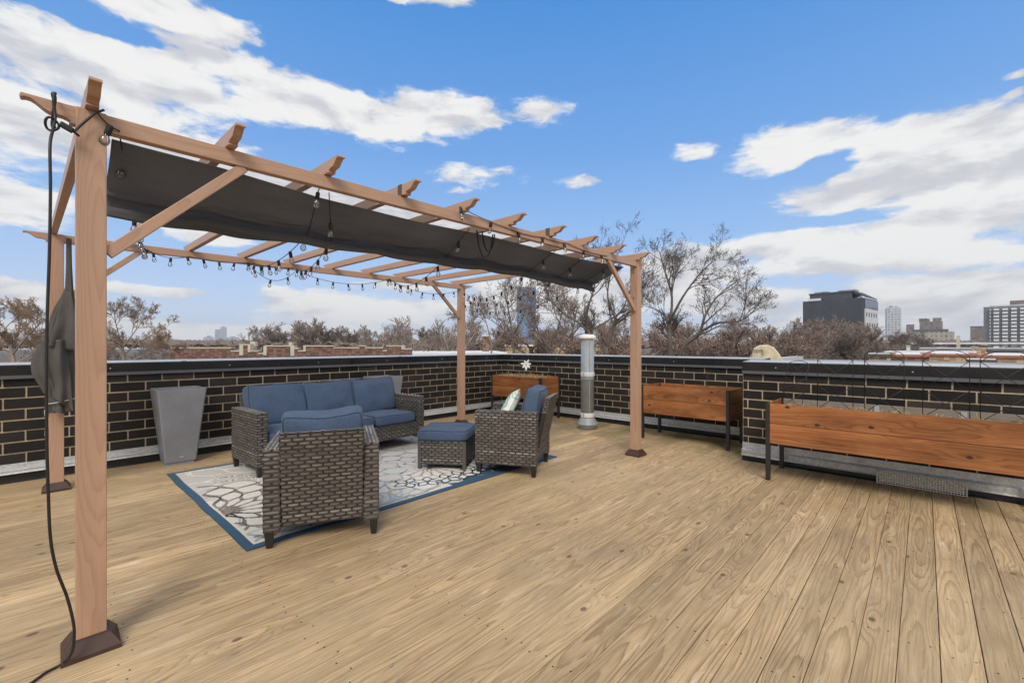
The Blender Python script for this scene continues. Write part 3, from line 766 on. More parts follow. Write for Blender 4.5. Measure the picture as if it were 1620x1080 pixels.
def weave(mb, O, U, V, lu, lv, rng, cell=.074, rowh=.0150, accents=(), lift=.0085, light=0.0):
    """woven flat strands: dark running rows alternating with rows of raised lighter dashes, over a dark core"""
    O = Vector(O); U = Vector(U).normalized(); V = Vector(V).normalized(); Nn = U.cross(V)
    per = .027; rows = max(2, 2 * round(lv / per)); ph = lv / (rows / 2); cells = max(1, round(lu / cell)); cw = lu / cells
    for r in range(rows):
        dash = r % 2 == 1; shift = .5 if (r // 2) % 2 else 0.0
        acc = dash and any(abs((r // 2 + .5) / (rows / 2) - a) < .5 / (rows / 2) for a in accents)
        v0 = (r // 2) * ph + (ph * .40 if dash else 0.0); v1 = (r // 2) * ph + (ph * 1.0 if dash else ph * .42)
        rt = rng.gauss(0, .05)
        for c in range(-1, cells + 1):
            u0 = (c + shift) * cw + (.001 if not dash else cw * .09); u1 = u0 + cw * (.985 if not dash else .82)
            u0 = max(u0, 0); u1 = min(u1, lu)
            if u1 - u0 < .010: continue
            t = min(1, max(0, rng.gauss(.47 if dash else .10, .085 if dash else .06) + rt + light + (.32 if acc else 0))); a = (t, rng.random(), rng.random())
            o = len(mb.v); nu = 4; vm = (v0 + v1) / 2
            for i in range(nu + 1):
                f = i / nu; sn = math.sin(math.pi * f)
                b = (lift * (.05 + .95 * sn ** .7)) if dash else lift * (.36 - .30 * sn)
                hw = (v1 - v0) / 2 * ((.62 + .38 * sn ** .6) if dash else 1.0)
                for q in (-1, 0, 1):
                    p = O + U * (u0 + (u1 - u0) * f) + V * (vm + hw * q) + Nn * (b * (.70 if q else 1.0))
                    mb.v.append(tuple(p))
            for i in range(nu):
                for j in range(2):
                    A = o + i * 3 + j; mb.face([A, A + 3, A + 4, A + 1], tuple(U), a, 0, smooth=True)
def wbox(mb, lo, hi, rng, faces, accents=(), M=None, cell=.074, inset=.004, sky_lit_top=.35):
    """dark core box with weave on the named faces"""
    M = M or Matrix.Identity(4); x0, y0, z0 = lo; x1, y1, z1 = hi; i = inset
    mb.box((x0 + i, y0 + i, z0 + i), (x1 - i, y1 - i, z1 - i), m=1, M=M)
    T = lambda p: M @ Vector(p); D = lambda p: M.to_3x3() @ Vector(p)
    F = {'-x': ((x0 + i, y1, z0), (0, -1, 0), (0, 0, 1), y1 - y0, z1 - z0), '+x': ((x1 - i, y0, z0), (0, 1, 0), (0, 0, 1), y1 - y0, z1 - z0),
         '-y': ((x0, y0 + i, z0), (1, 0, 0), (0, 0, 1), x1 - x0, z1 - z0), '+y': ((x1, y1 - i, z0), (-1, 0, 0), (0, 0, 1), x1 - x0, z1 - z0)}
    if (x1 - x0) > (y1 - y0): F['+z'] = ((x0, y0, z1 - i), (1, 0, 0), (0, 1, 0), x1 - x0, y1 - y0)
    else: F['+z'] = ((x1, y0, z1 - i), (0, 1, 0), (-1, 0, 0), y1 - y0, x1 - x0)
    for f in faces:
        o, u, v, lu, lv = F[f]
        weave(mb, T(o), D(u), D(v), lu, lv, rng, cell=min(cell, lu / 1.0), accents=accents if f[1] != 'z' else (), light=sky_lit_top if f[1] == 'z' else 0)  # woven tops tinted paler, standing in for sky light falling on them
def foot(parent, x, y, h, top=.058, bot=.038, matn='chair_foot'):
    mb = MB(); a, b = top / 2, bot / 2
    mb.hexa([(x - b, y - b, 0), (x + b, y - b, 0), (x + b, y + b, 0), (x - b, y + b, 0), (x - a, y - a, h), (x + a, y - a, h), (x + a, y + a, h), (x - a, y + a, h)])
    return mb.build('leg', MATS[matn], parent)
def seat_unit(name, loc, rz, w, d, label, cat, ncush, seed, ah=.655, bh=.775, slant=.12, top_z=.875, two_seat=False, base_z=0.0):
    root = empty(name, (*loc, base_z), rz, label, cat)
    rng = random.Random(seed); aw = .105
    W = [MATS['wicker'], MATS['wicker_core']]
    for sx in (-1, 1):
        mb = MB(seed); x0, x1 = sorted((sx * w / 2, sx * (w / 2 - aw)))
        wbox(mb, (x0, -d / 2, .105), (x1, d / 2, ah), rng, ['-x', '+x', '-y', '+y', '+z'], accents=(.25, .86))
        mb.build('armrest', W, root)
    mb = MB(seed + 1)
    sh = Matrix(((1, 0, 0, 0), (0, 1, slant / (bh - .12), -slant / (bh - .12) * .12), (0, 0, 1, 0), (0, 0, 0, 1)))
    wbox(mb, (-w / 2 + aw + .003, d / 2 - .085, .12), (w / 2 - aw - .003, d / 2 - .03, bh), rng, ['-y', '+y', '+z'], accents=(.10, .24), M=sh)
    for sx in (-1, 1):                                         # woven edges of the backrest above the arms
        zz = ah - .02
        o = sh @ Vector((sx * (w / 2 - aw - .003), (d / 2 - .085) if sx > 0 else (d / 2 - .03), zz))
        weave(mb, o, (0, sx, 0), (sh.to_3x3() @ Vector((0, 0, 1))), .055, bh - zz, rng, .055)
    mb.build('backrest', W, root)
    mb = MB(seed + 2)
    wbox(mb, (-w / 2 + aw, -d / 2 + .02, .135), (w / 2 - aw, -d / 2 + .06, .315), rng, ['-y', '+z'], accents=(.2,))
    mb.box((-w / 2 + aw, -d / 2 + .06, .285), (w / 2 - aw, d / 2 - .09, .31), m=1)
    mb.build('seat_base', W, root)
    for sx in (-1, 1):
        for sy in (-1, 1): foot(root, sx * (w / 2 - .036), sy * (d / 2 - .036), .108)
    iw = w - 2 * aw - .012
    ns = ncush if two_seat else 1
    T = Matrix.Translation
    for i in range(ns):
        cw = iw / ns; cx = -iw / 2 + cw * (i + .5)
        cushion('seat_cushion', root, cw - .006, d - .12, .125, T((cx, -.045, .385)), seed=seed + i, bulge=.22, amp=.008, n=16)
    for i in range(ncush):
        cw = iw / ncush; cx = -iw / 2 + cw * (i + .5)
        hgt = top_z - .43
        M = T((cx, d / 2 - .165 + slant * .42, .435 + hgt / 2)) @ Matrix.Rotation(R(90 - 13 + rng.uniform(-2, 2)), 4, 'X') @ Matrix.Rotation(R(rng.uniform(-1.5, 1.5)), 4, 'Z')
        cushion('back_cushion', root, cw + .012, hgt * 1.02, .165, M, seed=seed * 2 + i * 5, k=13, bulge=.30, amp=.016, n=18, crown=.016)
    return root
SOFA = seat_unit('wicker_sofa', (2.585, 5.325), R(2.5), 2.11, .72, 'grey wicker three-seat sofa with blue cushions against the long parapet', 'sofa', 3, 11, two_seat=True, base_z=.009, bh=.79)
CH1 = seat_unit('wicker_armchair', (1.520, 3.335), R(153.4), .735, .70, 'grey wicker armchair seen from behind at the near rug corner', 'armchair', 1, 23, base_z=.009, bh=.768)
CH2 = seat_unit('wicker_armchair', (3.640, 3.335), R(207.06), .70, .665, 'grey wicker armchair beside the ottoman holding a printed pillow', 'armchair', 1, 37, base_z=.009, bh=.80, slant=.15)
def make_ottoman():
    root = empty('wicker_ottoman', (3.215, 3.955, .009), R(-54.9), 'low square wicker ottoman with thick blue cushion beside the right armchair', 'ottoman')
    rng = random.Random(5); mb = MB(8); a = .262
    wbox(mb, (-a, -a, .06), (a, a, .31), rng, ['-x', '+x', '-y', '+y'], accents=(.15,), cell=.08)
    mb.build('wicker_base', [MATS['wicker'], MATS['wicker_core']], root)
    for sx in (-1, 1):
        for sy in (-1, 1):
            f = MB(); f.box((sx * (a - .014) - .018, sy * (a - .014) - .018, 0), (sx * (a - .014) + .018, sy * (a - .014) + .018, .31), a=(.25, .5, .5)); f.build('leg', MATS['wicker'], root)
    cushion('cushion', root, .575, .575, .115, Matrix.Translation((0, 0, .368)), seed=3, bulge=.2, amp=.008, k=10)
make_ottoman()
def make_pillow():
    th = R(207.06); c = Vector((3.640, 3.335, 0)) + Vector((math.cos(th) * .012 + math.sin(th) * .05, math.sin(th) * .012 - math.cos(th) * .05, .66))
    mb = MB(); n = 18; o = bpy.data.objects
    def f(s):
        def g(u, v):
            x, y = 2 * u - 1, 2 * v - 1
            e = (1 - abs(x) ** 2.6) * (1 - abs(y) ** 2.6)
            pin = 1 - .07 * (1 - x * x) * abs(y) ** 3 ; pin2 = 1 - .07 * (1 - y * y) * abs(x) ** 3
            return Vector((x * .215 * pin2, y * .215 * pin, s * (.072 * max(0, e) ** .55 + .001) + .006 * nz(x * 3, y * 3, s * 4)))
        return g
    mb.grid(f(1), n, n, a=(.5, .5, .5)); mb.grid(lambda u, v: f(-1)(v, u), n, n, a=(.5, .5, .5))
    p = mb.build('throw_pillow', MATS['pillow_print'])
    tag(p, 'square pale pillow with teal medallion print on the right armchair', 'pillow')
    p.location = c; p.rotation_euler = (Matrix.Rotation(th + R(14), 4, 'Z') @ Matrix.Rotation(R(62), 4, 'X') @ Matrix.Rotation(R(12), 4, 'Z')).to_euler()
make_pillow()

# ------------------------------------------------------------------ rug
def make_rug():
    x0, y0, x1, y1 = .965, 3.255, 4.325, 5.80; rng = random.Random(9); mb = MB()
    IV, GR, BL = (.74, .70, .635), (.60, .565, .525), (.055, .115, .185)
    LB, TP, WH, NV = (.42, .53, .60), (.29, .245, .21), (.80, .77, .72), (.05, .10, .17)
    def edge(x, y): return Vector((x + .012 * nz(y * 2.2, x, 1), y + .012 * nz(x * 2.0, y, 5), 0))
    n, m = 56, 42
    def fn(u, v):
        p = edge(x0 + (x1 - x0) * u, y0 + (y1 - y0) * v)
        p.z = .0085 + .004 * max(0, nz(p.x * 2.5, p.y * 2.5, 3)); return p
    o = len(mb.v)
    for i in range(n + 1):
        for j in range(m + 1): mb.v.append(tuple(fn(i / n, j / m)))
    for i in range(n):
        for j in range(m):
            x = x0 + (x1 - x0) * (i + .5) / n; y = y0 + (y1 - y0) * (j + .5) / m
            b = i == 0 or j == 0 or i == n - 1 or j == m - 1
            c = BL if b else (GR if (x < 1.9 and y > 4.5) else IV)
            A = o + i * (m + 1) + j; mb.face([A, A + m + 1, A + m + 2, A + 1], (1, 0, 0), c)
    per = [(i, 0) for i in range(n)] + [(n, j) for j in range(m)] + [(n - i, m) for i in range(n)] + [(0, m - j) for j in range(m)]
    q = len(mb.v)
    for i, j in per: v = mb.v[o + i * (m + 1) + j]; mb.v.append((v[0], v[1], .0005))
    for k in range(len(per)):
        i, j = per[k]; i2, j2 = per[(k + 1) % len(per)]
        mb.face([o + i * (m + 1) + j, q + k, q + (k + 1) % len(per), o + i2 * (m + 1) + j2], (1, 0, 0), (.03, .08, .16))
    ins = lambda p, e=.07: x0 + e < p.x < x1 - e and y0 + e < p.y < y1 - e
    def zz(p, k): return .0098 + .004 * max(0, nz(p.x * 2.5, p.y * 2.5, 3)) + k * .0003
    lay = [0]
    def inside_seg(a_, b_): return ins(a_, .075) and ins(b_, .075)
    def flower(cx, cy, R1, n, rings, col, fill, w=.015, turn=0.0, slim=1.0):
        """overlapping pointed petals, outer rings first so that inner ones lie over them"""
        C = Vector((cx, cy, 0)); dr = R1 / rings
        for k in range(rings, 0, -1):
            lay[0] += 1
            for p in range(n):
                th = 2 * math.pi * (p + .5 * (k % 2)) / n + turn; d = Vector((math.cos(th), math.sin(th), 0)); sd = Vector((-d.y, d.x, 0)); N = 8
                ra, rb = max(.01, dr * (k - 1.25)), dr * k; ww = math.pi * (ra * .35 + rb * .65) / n * .98 * slim
                prof = [(0, .25), (.18, .66), (.34, .94), (.48, 1.0), (.62, .88), (.77, .60), (.90, .27), (1, 0)]
                L_ = [C + d * (ra + (rb - ra) * t) + sd * (ww * q) for t, q in prof]; R_ = [C + d * (ra + (rb - ra) * t) - sd * (ww * q) for t, q in prof[:-1]][::-1]
                outl = L_ + R_; m_ = len(outl); ok = [ins(x, .075) for x in outl]
                if fill and all(ok):
                    o = mb.add([(x.x, x.y, zz(x, lay[0])) for x in outl]); mb.face([o + i for i in range(m_)], (1, 0, 0), fill)
                for i in range(m_ - 1):
                    a_, b_ = outl[i], outl[i + 1]
                    if not (ok[i] and ok[i + 1]) or (b_ - a_).length < 1e-5: continue
                    e = (b_ - a_).normalized(); t = Vector((-e.y, e.x, 0)) * w / 2; a2 = a_ - e * w * .3; b2 = b_ + e * w * .3
                    o = mb.add([(x.x, x.y, zz(x, lay[0] + .55)) for x in (a2 - t, b2 - t, b2 + t, a2 + t)]); mb.face([o, o + 1, o + 2, o + 3], (1, 0, 0), col)
    def field(x0_, y0_, x1_, y1_, col):
        lay[0] += 1; q = [Vector((x0_ + (x1_ - x0_) * i / 10, 0, 0)) for i in range(11)]
        for i in range(10):
            o = mb.add([(q[i].x, y0_, zz(Vector((q[i].x, y0_, 0)), .4)), (q[i + 1].x, y0_, zz(Vector((q[i + 1].x, y0_, 0)), .4)), (q[i + 1].x, y1_ + .05 * math.sin(i + 1), zz(Vector((q[i + 1].x, y1_, 0)), .4)), (q[i].x, y1_ + .05 * math.sin(i), zz(Vector((q[i].x, y1_, 0)), .4))]); mb.face([o, o + 1, o + 2, o + 3], (1, 0, 0), col)
    field(2.75, y0 + .05, x1 - .06, 3.62, (.055, .115, .185))
    flower(1.72, 5.05, 1.15, 15, 4, WH, GR, .018)
    flower(3.75, 4.95, .95, 12, 4, (.46, .42, .37), (.58, .545, .50), .016)
    flower(2.15, 3.35, .85, 15, 4, LB, IV, .013, .2)
    flower(1.42, 3.38, .60, 14, 3, LB, IV, .013, .1)
    flower(1.03, 4.12, .92, 16, 5, TP, IV, .017, .15, .92)
    flower(2.95, 3.98, .95, 16, 5, (.60, .575, .55), WH, .010, .1)
    for k, th in enumerate((-2.5, -2.15, -1.8, -1.5, -1.2, -.85, -.5)):
        c = Vector((2.98 + .62 * math.cos(th), 3.92 + .42 * math.sin(th), 0)); flower(c.x, c.y, .15, 5, 1, NV, WH, .016, th, .7)
    flower(2.42, 4.78, .34, 7, 2, (.30, .26, .22), (.36, .32, .275), .012)
    flower(2.2, 4.35, .62, 12, 3, LB, IV, .012, .3)
    for i in range(len(mb.smooth)): mb.smooth[i] = False
    o = mb.build('area_rug', MATS['rug_weave'], normals=False)
    return tag(o, 'ivory rug with blue border and petal pattern under the seating', 'rug')
make_rug()

# ------------------------------------------------------------------ planters, pots, flue
def cedar_planter(loc, w, l, label, seed, back_grey=False):
    """w across (X), l along (Y); origin at its front-left (low x, low y) ground corner"""
    root = empty('raised_planter', (*loc, 0), 0, label, 'planter')
    zb, zt = .372, .768; zm = (zb + zt) / 2 + .003; t = .022; C = MATS['stained_cedar']; k = 0
    for z0, z1 in ((zb, zm - .0025), (zm + .0025, zt)):
        mb = MB(seed + k); mb.box((0, .004, z0), (t, l - .004, z1), (0, 1, 0), b=.002); mb.build('front_board', C, root)
        mb = MB(seed + k + 9); mb.box((w - t, .004, z0), (w, l - .004, z1), (0, 1, 0), b=.002); mb.build('back_board', MATS['weathered_wood'] if back_grey else C, root)
        for yy in (0.0, l - t):
            mb = MB(seed + k + 20); mb.box((t + .001, yy, z0), (w - t - .001, yy + t, z1), (1, 0, 0), b=.002); mb.build('end_board', C, root)
            k += 1
    lt = .034
    for x0, x1 in ((-.004, .034), (w - .034, w + .004)):
        for yc in (0, l):
            s = 1 if yc == 0 else -1
            mb = MB(); mb.box((x0, yc - .006 * s if s > 0 else yc - .034, 0), (x1, yc + .034 if s > 0 else yc + .006, zt + .004), b=.002)
            mb.build('leg', MATS['black_metal'], root)
    rng = random.Random(seed)
    def fn(u, v): 
        x = t + .002 + (w - 2 * t - .004) * u; y = t + .002 + (l - 2 * t - .004) * v
        return Vector((x, y, .70 + .014 * nz(x * 7, y * 7, seed) + .010 * nz(x * 20, y * 20, 3)))
    mb = MB(); mb.grid(fn, 18, 50, a=(.5, .5, .5)); so = mb.build('soil', MATS['soil'], root, normals=False); so['kind'] = 'stuff'
    return root
def straw(parent, xr, yr, z, n, seed, hh=(.05, .14), matn='straw'):
    rng = random.Random(seed); mb = MB()
    for i in range(n):
        x, y = rng.uniform(*xr), rng.uniform(*yr); h = rng.uniform(*hh); a = rng.uniform(0, 6.3); le = rng.uniform(.02, .09)
        d = Vector((math.cos(a), math.sin(a), 0)); p = Vector((x, y, z))
        mb.tube([p, p + d * le * .4 + Vector((0, 0, h * .7)), p + d * le + Vector((0, 0, h * rng.uniform(.5, 1.1)))], [.0028, .0025, .001], 3, caps=False)
    o = mb.build('dry_plants', MATS[matn], parent, normals=False); o['kind'] = 'stuff'
CP = cedar_planter((6.13, 4.98), .56, 1.24, 'cedar planter in the deck corner with straw and a white flower stake', 41)
straw(CP, (.04, .52), (.05, 1.2), .69, 420, 5, (.06, .15))
MP = cedar_planter((6.055, 1.83), .60, 1.20, 'cedar planter behind the near right pergola post', 52)
straw(MP, (.05, .55), (.1, 1.1), .69, 60, 6, (.04, .09), 'dry_stem')
RP = cedar_planter((5.02, -.68), .615, 1.845, 'longest cedar planter with wire trellises running out at the right', 63, True)
straw(RP, (.05, .5), (.1, 1.75), .695, 170, 8, (.03, .075))
for yy in (.42, 1.02):
    mb = MB(); mb.box((.585, yy - .02, .66), (.5905, yy + .02, .76)); mb.build('bracket', MATS['galvanised'], RP)
def twig(loc, h, seed, label):
    rng = random.Random(seed); mb = MB(); p = Vector((0, 0, 0)); pts = [p.copy()]
    for i in range(6):
        p = p + Vector((rng.uniform(-.02, .02), rng.uniform(-.02, .02), h / 6)); pts.append(p.copy())
    mb.tube(pts, [.004 - .0005 * i for i in range(7)], 4)
    for i in (3, 4, 5):
        d = Vector((rng.uniform(-1, 1), rng.uniform(-1, 1), .8)).normalized(); mb.tube([pts[i], pts[i] + d * .05, pts[i] + d * .10 + Vector((0, 0, .02))], [.0025, .002, .001], 3)
    o = mb.build('dead_stem', MATS['dry_stem'], normals=False); o.location = loc
    tag(o, label, 'plant')
twig((6.40, 2.22, .69), .34, 3, 'tall dead stem standing in the planter behind the near right post')
twig((6.52, 2.62, .69), .16, 4, 'short dead stem standing in the planter behind the near right post')

def trellis(loc, rz, w, h, seed, lean, label):
    """arched wire panel with crossing wires"""
    root = empty('wire_trellis', loc, 0, label, 'trellis', 'wire trellises in the longest planter')
    root.rotation_euler = (0, lean, rz)
    mb = MB(); r = .0032; hs = h - w * .22
    arch = [(0, -w / 2, 0), (0, -w / 2, hs)] + [(0, -w / 2 * math.cos(t), hs + w * .22 * math.sin(t)) for t in [i * math.pi / 10 for i in range(1, 10)]] + [(0, w / 2, hs), (0, w / 2, 0)]
    mb.tube(arch, r, 5); mb.build('frame_wire', MATS['black_metal'], root)
    m2 = MB(); st = w * .85
    z = .0
    while z < hs - .02:
        z2 = min(z + st, hs + w * .12); k = (z2 - z) / st
        m2.tube([(.003, -w / 2, z), (.003, -w / 2 + w * k, z2)], r * .85, 4); m2.tube([(-.003, w / 2, z), (-.003, w / 2 - w * k, z2)], r * .85, 4); z += st
    m2.build('cross_wire', MATS['black_metal'], root)
for i, (y, w, h, lean, lb) in enumerate(((1.02, .20, .52, .38, 'leaning wire trellis at the left end of the longest planter'), (.66, .29, .58, .03, 'arched wire trellis second from the left end of the longest planter'),
                                   (.28, .29, .61, -.02, 'arched wire trellis in the middle of the longest planter'), (-.14, .30, .61, .02, 'arched wire trellis before the tan rooftop at the right'), (-.50, .30, .60, 0, 'arched wire trellis cut by the right picture edge'))):
    trellis((5.50 - (.12 if i == 0 else 0), y, .70), R((-12, 3, -4, 2, 5)[i]), w, h, i, lean, lb)

def flower_stake(loc):
    root = empty('flower_stake', loc, 0, 'white metal flower on a stake in the corner planter', 'garden stake')
    mb = MB(); mb.tube([(0, 0, 0), (.004, 0, .14), (0, 0, .27)], .004, 5); mb.build('stake', MATS['black_metal'], root)
    for k in range(7):
        p = MB(); a = k * math.pi / 3.5 + .2; L = .118 if k % 2 else .095
        F = -FW; U = RT * math.cos(a) + Vector((0, 0, 1)) * math.sin(a); V = F.cross(U)
        def fn(u, v):
            wv = .021 * math.sin(math.pi * min(1, u * .93 + .07)) ** .8
            return Vector((0, 0, .28)) + U * (L * u) + V * ((v - .5) * 2 * wv) + F * (.022 * u + .02 * (1 - (2 * v - 1) ** 2) * u * (1 - u))
        p.grid(fn, 8, 6, a=(.5, .5, .5)); q = p.build('petal', MATS['white_petal'], root, normals=False)
        md = q.modifiers.new('thick', 'SOLIDIFY'); md.thickness = .0015
    c = MB(); c.lathe([(.003, -.012), (.011, -.006), (.013, 0), (.011, .006), (.003, .012)], (-FW.x * .02, -FW.y * .02, .28), 10); c.build('centre', MATS['straw'], root)
flower_stake((6.40, 5.55, .70))

def pot(loc, label):
    root = empty('tapered_planter', (*loc, 0), 0, label, 'planter pot', 'tall tapered grey planters')
    mb = MB(); a, b, h, t = .146, .228, .855, .02
    rings = [(a - .010, 0), (a - .010, .028), (a, .034), (b, h - .01), (b, h), (b - t, h), (b - t - .012, h - .10)]
    n = 4; o = len(mb.v)
    def sq(r, z, c=.012):
        return [(-r + c, -r, z), (r - c, -r, z), (r, -r + c, z), (r, r - c, z), (r - c, r, z), (-r + c, r, z), (-r, r - c, z), (-r, -r + c, z)]
    for r, z in rings: mb.add(sq(r, z))
    for i in range(len(rings) - 1):
        for j in range(8): mb.face([o + i * 8 + j, o + i * 8 + (j + 1) % 8, o + (i + 1) * 8 + (j + 1) % 8, o + (i + 1) * 8 + j], (0, 0, 1), (.5, .5, .5))
    mb.face([o + j for j in reversed(range(8))]); e = o + (len(rings) - 1) * 8
    mb.build('pot_body', MATS['pot_grey'], root)
    s = MB(); q = s.add(sq(b - t - .0125, h - .098)); s.face([q + j for j in range(8)]); so = s.build('soil', MATS['soil'], root)
    bd = MB(); y0 = -(a + (b - a) * .055 / .82) - .001
    bd.box((-.022, y0 - .003, .075), (.022, y0 + .003, .095)); bd.build('badge', MATS['pot_badge'], root)
    return root
pot((1.165, 6.335), 'tall grey tapered planter standing clear left of the sofa')
pot((3.82, 6.335), 'tall grey tapered planter half hidden behind the sofa')

def flue():
    root = empty('flue_pipe', (6.17, 4.03, 0), R(30), 'galvanised metal flue pipe with rain cap rising through the deck', 'flue')
    mb = MB(); mb.lathe([(.148, .0), (.146, .055), (.150, .060)], n=32); mb.build('base_ring', MATS['flue_steel'], root)
    mb = MB(); mb.lathe([(.165, .062), (.172, .072), (.165, .085), (.118, .168), (.109, .178)], n=32); mb.build('storm_collar', MATS['flue_steel'], root)
    mb = MB(); mb.lathe([(.105, .05), (.105, .80), (.108, .802), (.108, .812), (.105, .814), (.105, .826), (.108, .828), (.108, .838), (.105, .84), (.105, 1.43)], n=36)
    # vertical folded seam
    a = R(200); mb.bar((.105 * math.cos(a), .105 * math.sin(a), .18), (.105 * math.cos(a), .105 * math.sin(a), 1.42), .012, .008, up=(math.cos(a), math.sin(a), 0)); mb.build('pipe', MATS['flue_steel'], root)
    for z in (.185, .845):
        mb = MB(); mb.lathe([(.1085, z), (.110, z + .004), (.110, z + .066), (.1085, z + .07)], n=36); bb = mb.build('band', MATS['flue_band'], root)
        for ang in (150, 262):
            t = R(ang); c = MB(); c.bar((.111 * math.cos(t), .111 * math.sin(t), z + .008), (.111 * math.cos(t), .111 * math.sin(t), z + .062), .02, .012, up=(math.cos(t), math.sin(t), 0)); c.build('clamp', MATS['galvanised'], bb)
    mb = MB(); mb.lathe([(.092, 1.42), (.092, 1.462)], n=30); mb.build('cap_neck', MATS['flue_band'], root)
    mb = MB(); mb.lathe([(.118, 1.452), (.134, 1.458), (.137, 1.468), (.134, 1.478), (.136, 1.50), (.128, 1.506), (.07, 1.524), (.01, 1.530)], n=36); mb.build('rain_cap', MATS['flue_band'], root)
flue()
def mesh_guard():
    root = empty('mesh_guard', (5.66, .03, 0), 0, 'perforated metal guard low on the wall under the longest planter', 'vent guard')
    mb = MB(); L, z0, z1 = .612, .012, .128
    mb.box((.0, -L / 2 + .01, z0 + .006), (.02, L / 2 - .01, z1 - .006), m=1)
    for k in range(33):
        y = -L / 2 + L * k / 32; mb.box((-.030, y - .0022, z0), (-.024, y + .0022, z1), m=0)
    for k in range(7):
        z = z0 + (z1 - z0) * k / 6; mb.box((-.033, -L / 2, z - .0025), (-.0305, L / 2, z + .0025), m=0)
    mb.build('grille', [MATS['mesh_steel'], MATS['gravel_fill']], root)
    for y in (-L / 2 - .004, L / 2 + .004):
        e = MB(); e.box((-.035, y - .004, z0 - .004), (.02, y + .004, z1 + .004)); e.build('end_plate', MATS['galvanised'], root)
mesh_guard()


# ------------------------------------------------------------------ the neighbourhood beyond the roof
GZ = -9.0                                                     # street level below the roof deck
def col_slope(b): return (b - 810) / 705.0                         # image pixel column -> metres right per metre ahead
def hgt(e, d): return EYE + (546 - e) / 705.0 * d             # image pixel row -> height at distance d
def spot(b, d, z=GZ): return far(col_slope(b) * d, d, z)

def ground_fn(nt, b):
    o = nt.obj(); n = nt.noise(o, .05, 6, .6); n2 = nt.noise(o, .4, 5, .6)
    c = nt.mix(nt.mapr(n, .4, .65), (.11, .085, .06), (.16, .13, .10)); c = nt.mix(nt.mapr(n2, .6, .75, 0, .5), c, (.42, .42, .43))
    nt.put(b.inputs['Base Color'], c)
mat('winter_ground', ground_fn, rough=.95)
mb = MB(); q = mb.add([far(math.cos(t) * 1600, math.sin(t) * 1600, GZ) for t in [i * math.pi / 32 for i in range(64)]]); mb.face([q + i for i in range(64)])
g = mb.build('ground', MATS['winter_ground']); tag(g, 'flat winter ground far below the roof', kind='structure')

def facade(col, win, fw, fh, wf=.5, hf=.5, rough=.7, metal=0.0):
    """windows as a procedural pattern in metres (u along the wall, v up)"""
    def fn(nt, b):
        o = nt.sep(nt.obj()); nrm = nt.sep(nt.node('ShaderNodeNewGeometry').outputs['Normal']); m = nt.m
        gn = nt.node('ShaderNodeTexCoord').outputs['Normal']; gs = nt.sep(gn)
        side = m('GREATER_THAN', m('ABSOLUTE', gs[0]), .5)
        u = nt.sep(nt.mix(side, nt.xyz(o[0], 0, 0), nt.xyz(o[1], 0, 0)))[0]
        fu = m('FRACT', m('DIVIDE', u, fw)); fv = m('FRACT', m('DIVIDE', o[2], fh))
        inw = m('MULTIPLY', m('LESS_THAN', m('ABSOLUTE', m('SUBTRACT', fu, .5)), wf / 2), m('LESS_THAN', m('ABSOLUTE', m('SUBTRACT', fv, .5)), hf / 2))
        inw = m('MULTIPLY', inw, m('LESS_THAN', m('ABSOLUTE', gs[2]), .5))
        n = nt.noise(nt.obj(), .5, 5, .6)
        c = nt.mix(nt.mapr(n, .3, .7), tuple(k * .85 for k in col), tuple(min(1, k * 1.12) for k in col))
        cell = nt.noise(nt.xyz(m('FLOOR', m('DIVIDE', u, fw)), m('FLOOR', m('DIVIDE', o[2], fh)), 3.3), 1.7, 0)
        wc = nt.mix(nt.mapr(cell, .35, .65), win, tuple(min(1, k * 2.2 + .02) for k in win))
        nt.put(b.inputs['Base Color'], nt.mix(inw, c, wc)); nt.put(b.inputs['Roughness'], m('MULTIPLY_ADD', inw, -.45, rough))
        b.inputs['Metallic'].default_value = metal
    return fn
mat('charcoal_panel', facade((.040, .046, .058), (.030, .035, .045), 2.4, 30, .04, 1.0, .55))
mat('pale_panel', col=(.55, .57, .60), rough=.6, var=.05, vscale=.5)
mat('dark_glass', col=(.035, .045, .06), rough=.12, spec=.6)
mat('roof_snow', col=(.74, .75, .78), rough=.8, var=.1, vscale=.4)
mat('roof_grit', col=(.30, .30, .31), rough=.9, var=.35, vscale=1.2, bump=.3, bscale=60)
mat('roof_dark', col=(.09, .085, .085), rough=.85, var=.25, vscale=.6)
mat('brick_red', facade((.105, .054, .038), (.115, .060, .043), .24, .08, .9, .75, .85))
mat('brick_tan', facade((.36, .27, .165), (.30, .22, .13), .24, .08, .9, .75, .85))
mat('limestone', col=(.52, .47, .39), rough=.85, var=.12, vscale=2)
mat('terracotta', col=(.35, .14, .09), rough=.8, var=.2, vscale=2)
mat('tower_white', facade((.50, .52, .55), (.16, .19, .23), 3.1, 3.0, .55, .55))
mat('tower_brick', facade((.20, .15, .135), (.10, .10, .11), 2.8, 3.1, .4, .5))
mat('tower_blue', facade((.11, .19, .32), (.06, .12, .24), 2.0, 3.6, .85, .7, .25))
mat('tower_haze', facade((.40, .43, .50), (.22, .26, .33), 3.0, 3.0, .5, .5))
mat('grey_block', facade((.30, .30, .32), (.14, .15, .17), 2.6, 3.0, .5, .5))
mat('tan_block', facade((.40, .35, .29), (.10, .10, .11), 2.6, 3.1, .4, .5))
mat('frosted_white', col=(.70, .72, .74), rough=.5)
mat('tarp_beige', col=(.56, .48, .34), rough=.8, var=.18, vscale=9, bump=.3, bscale=12)

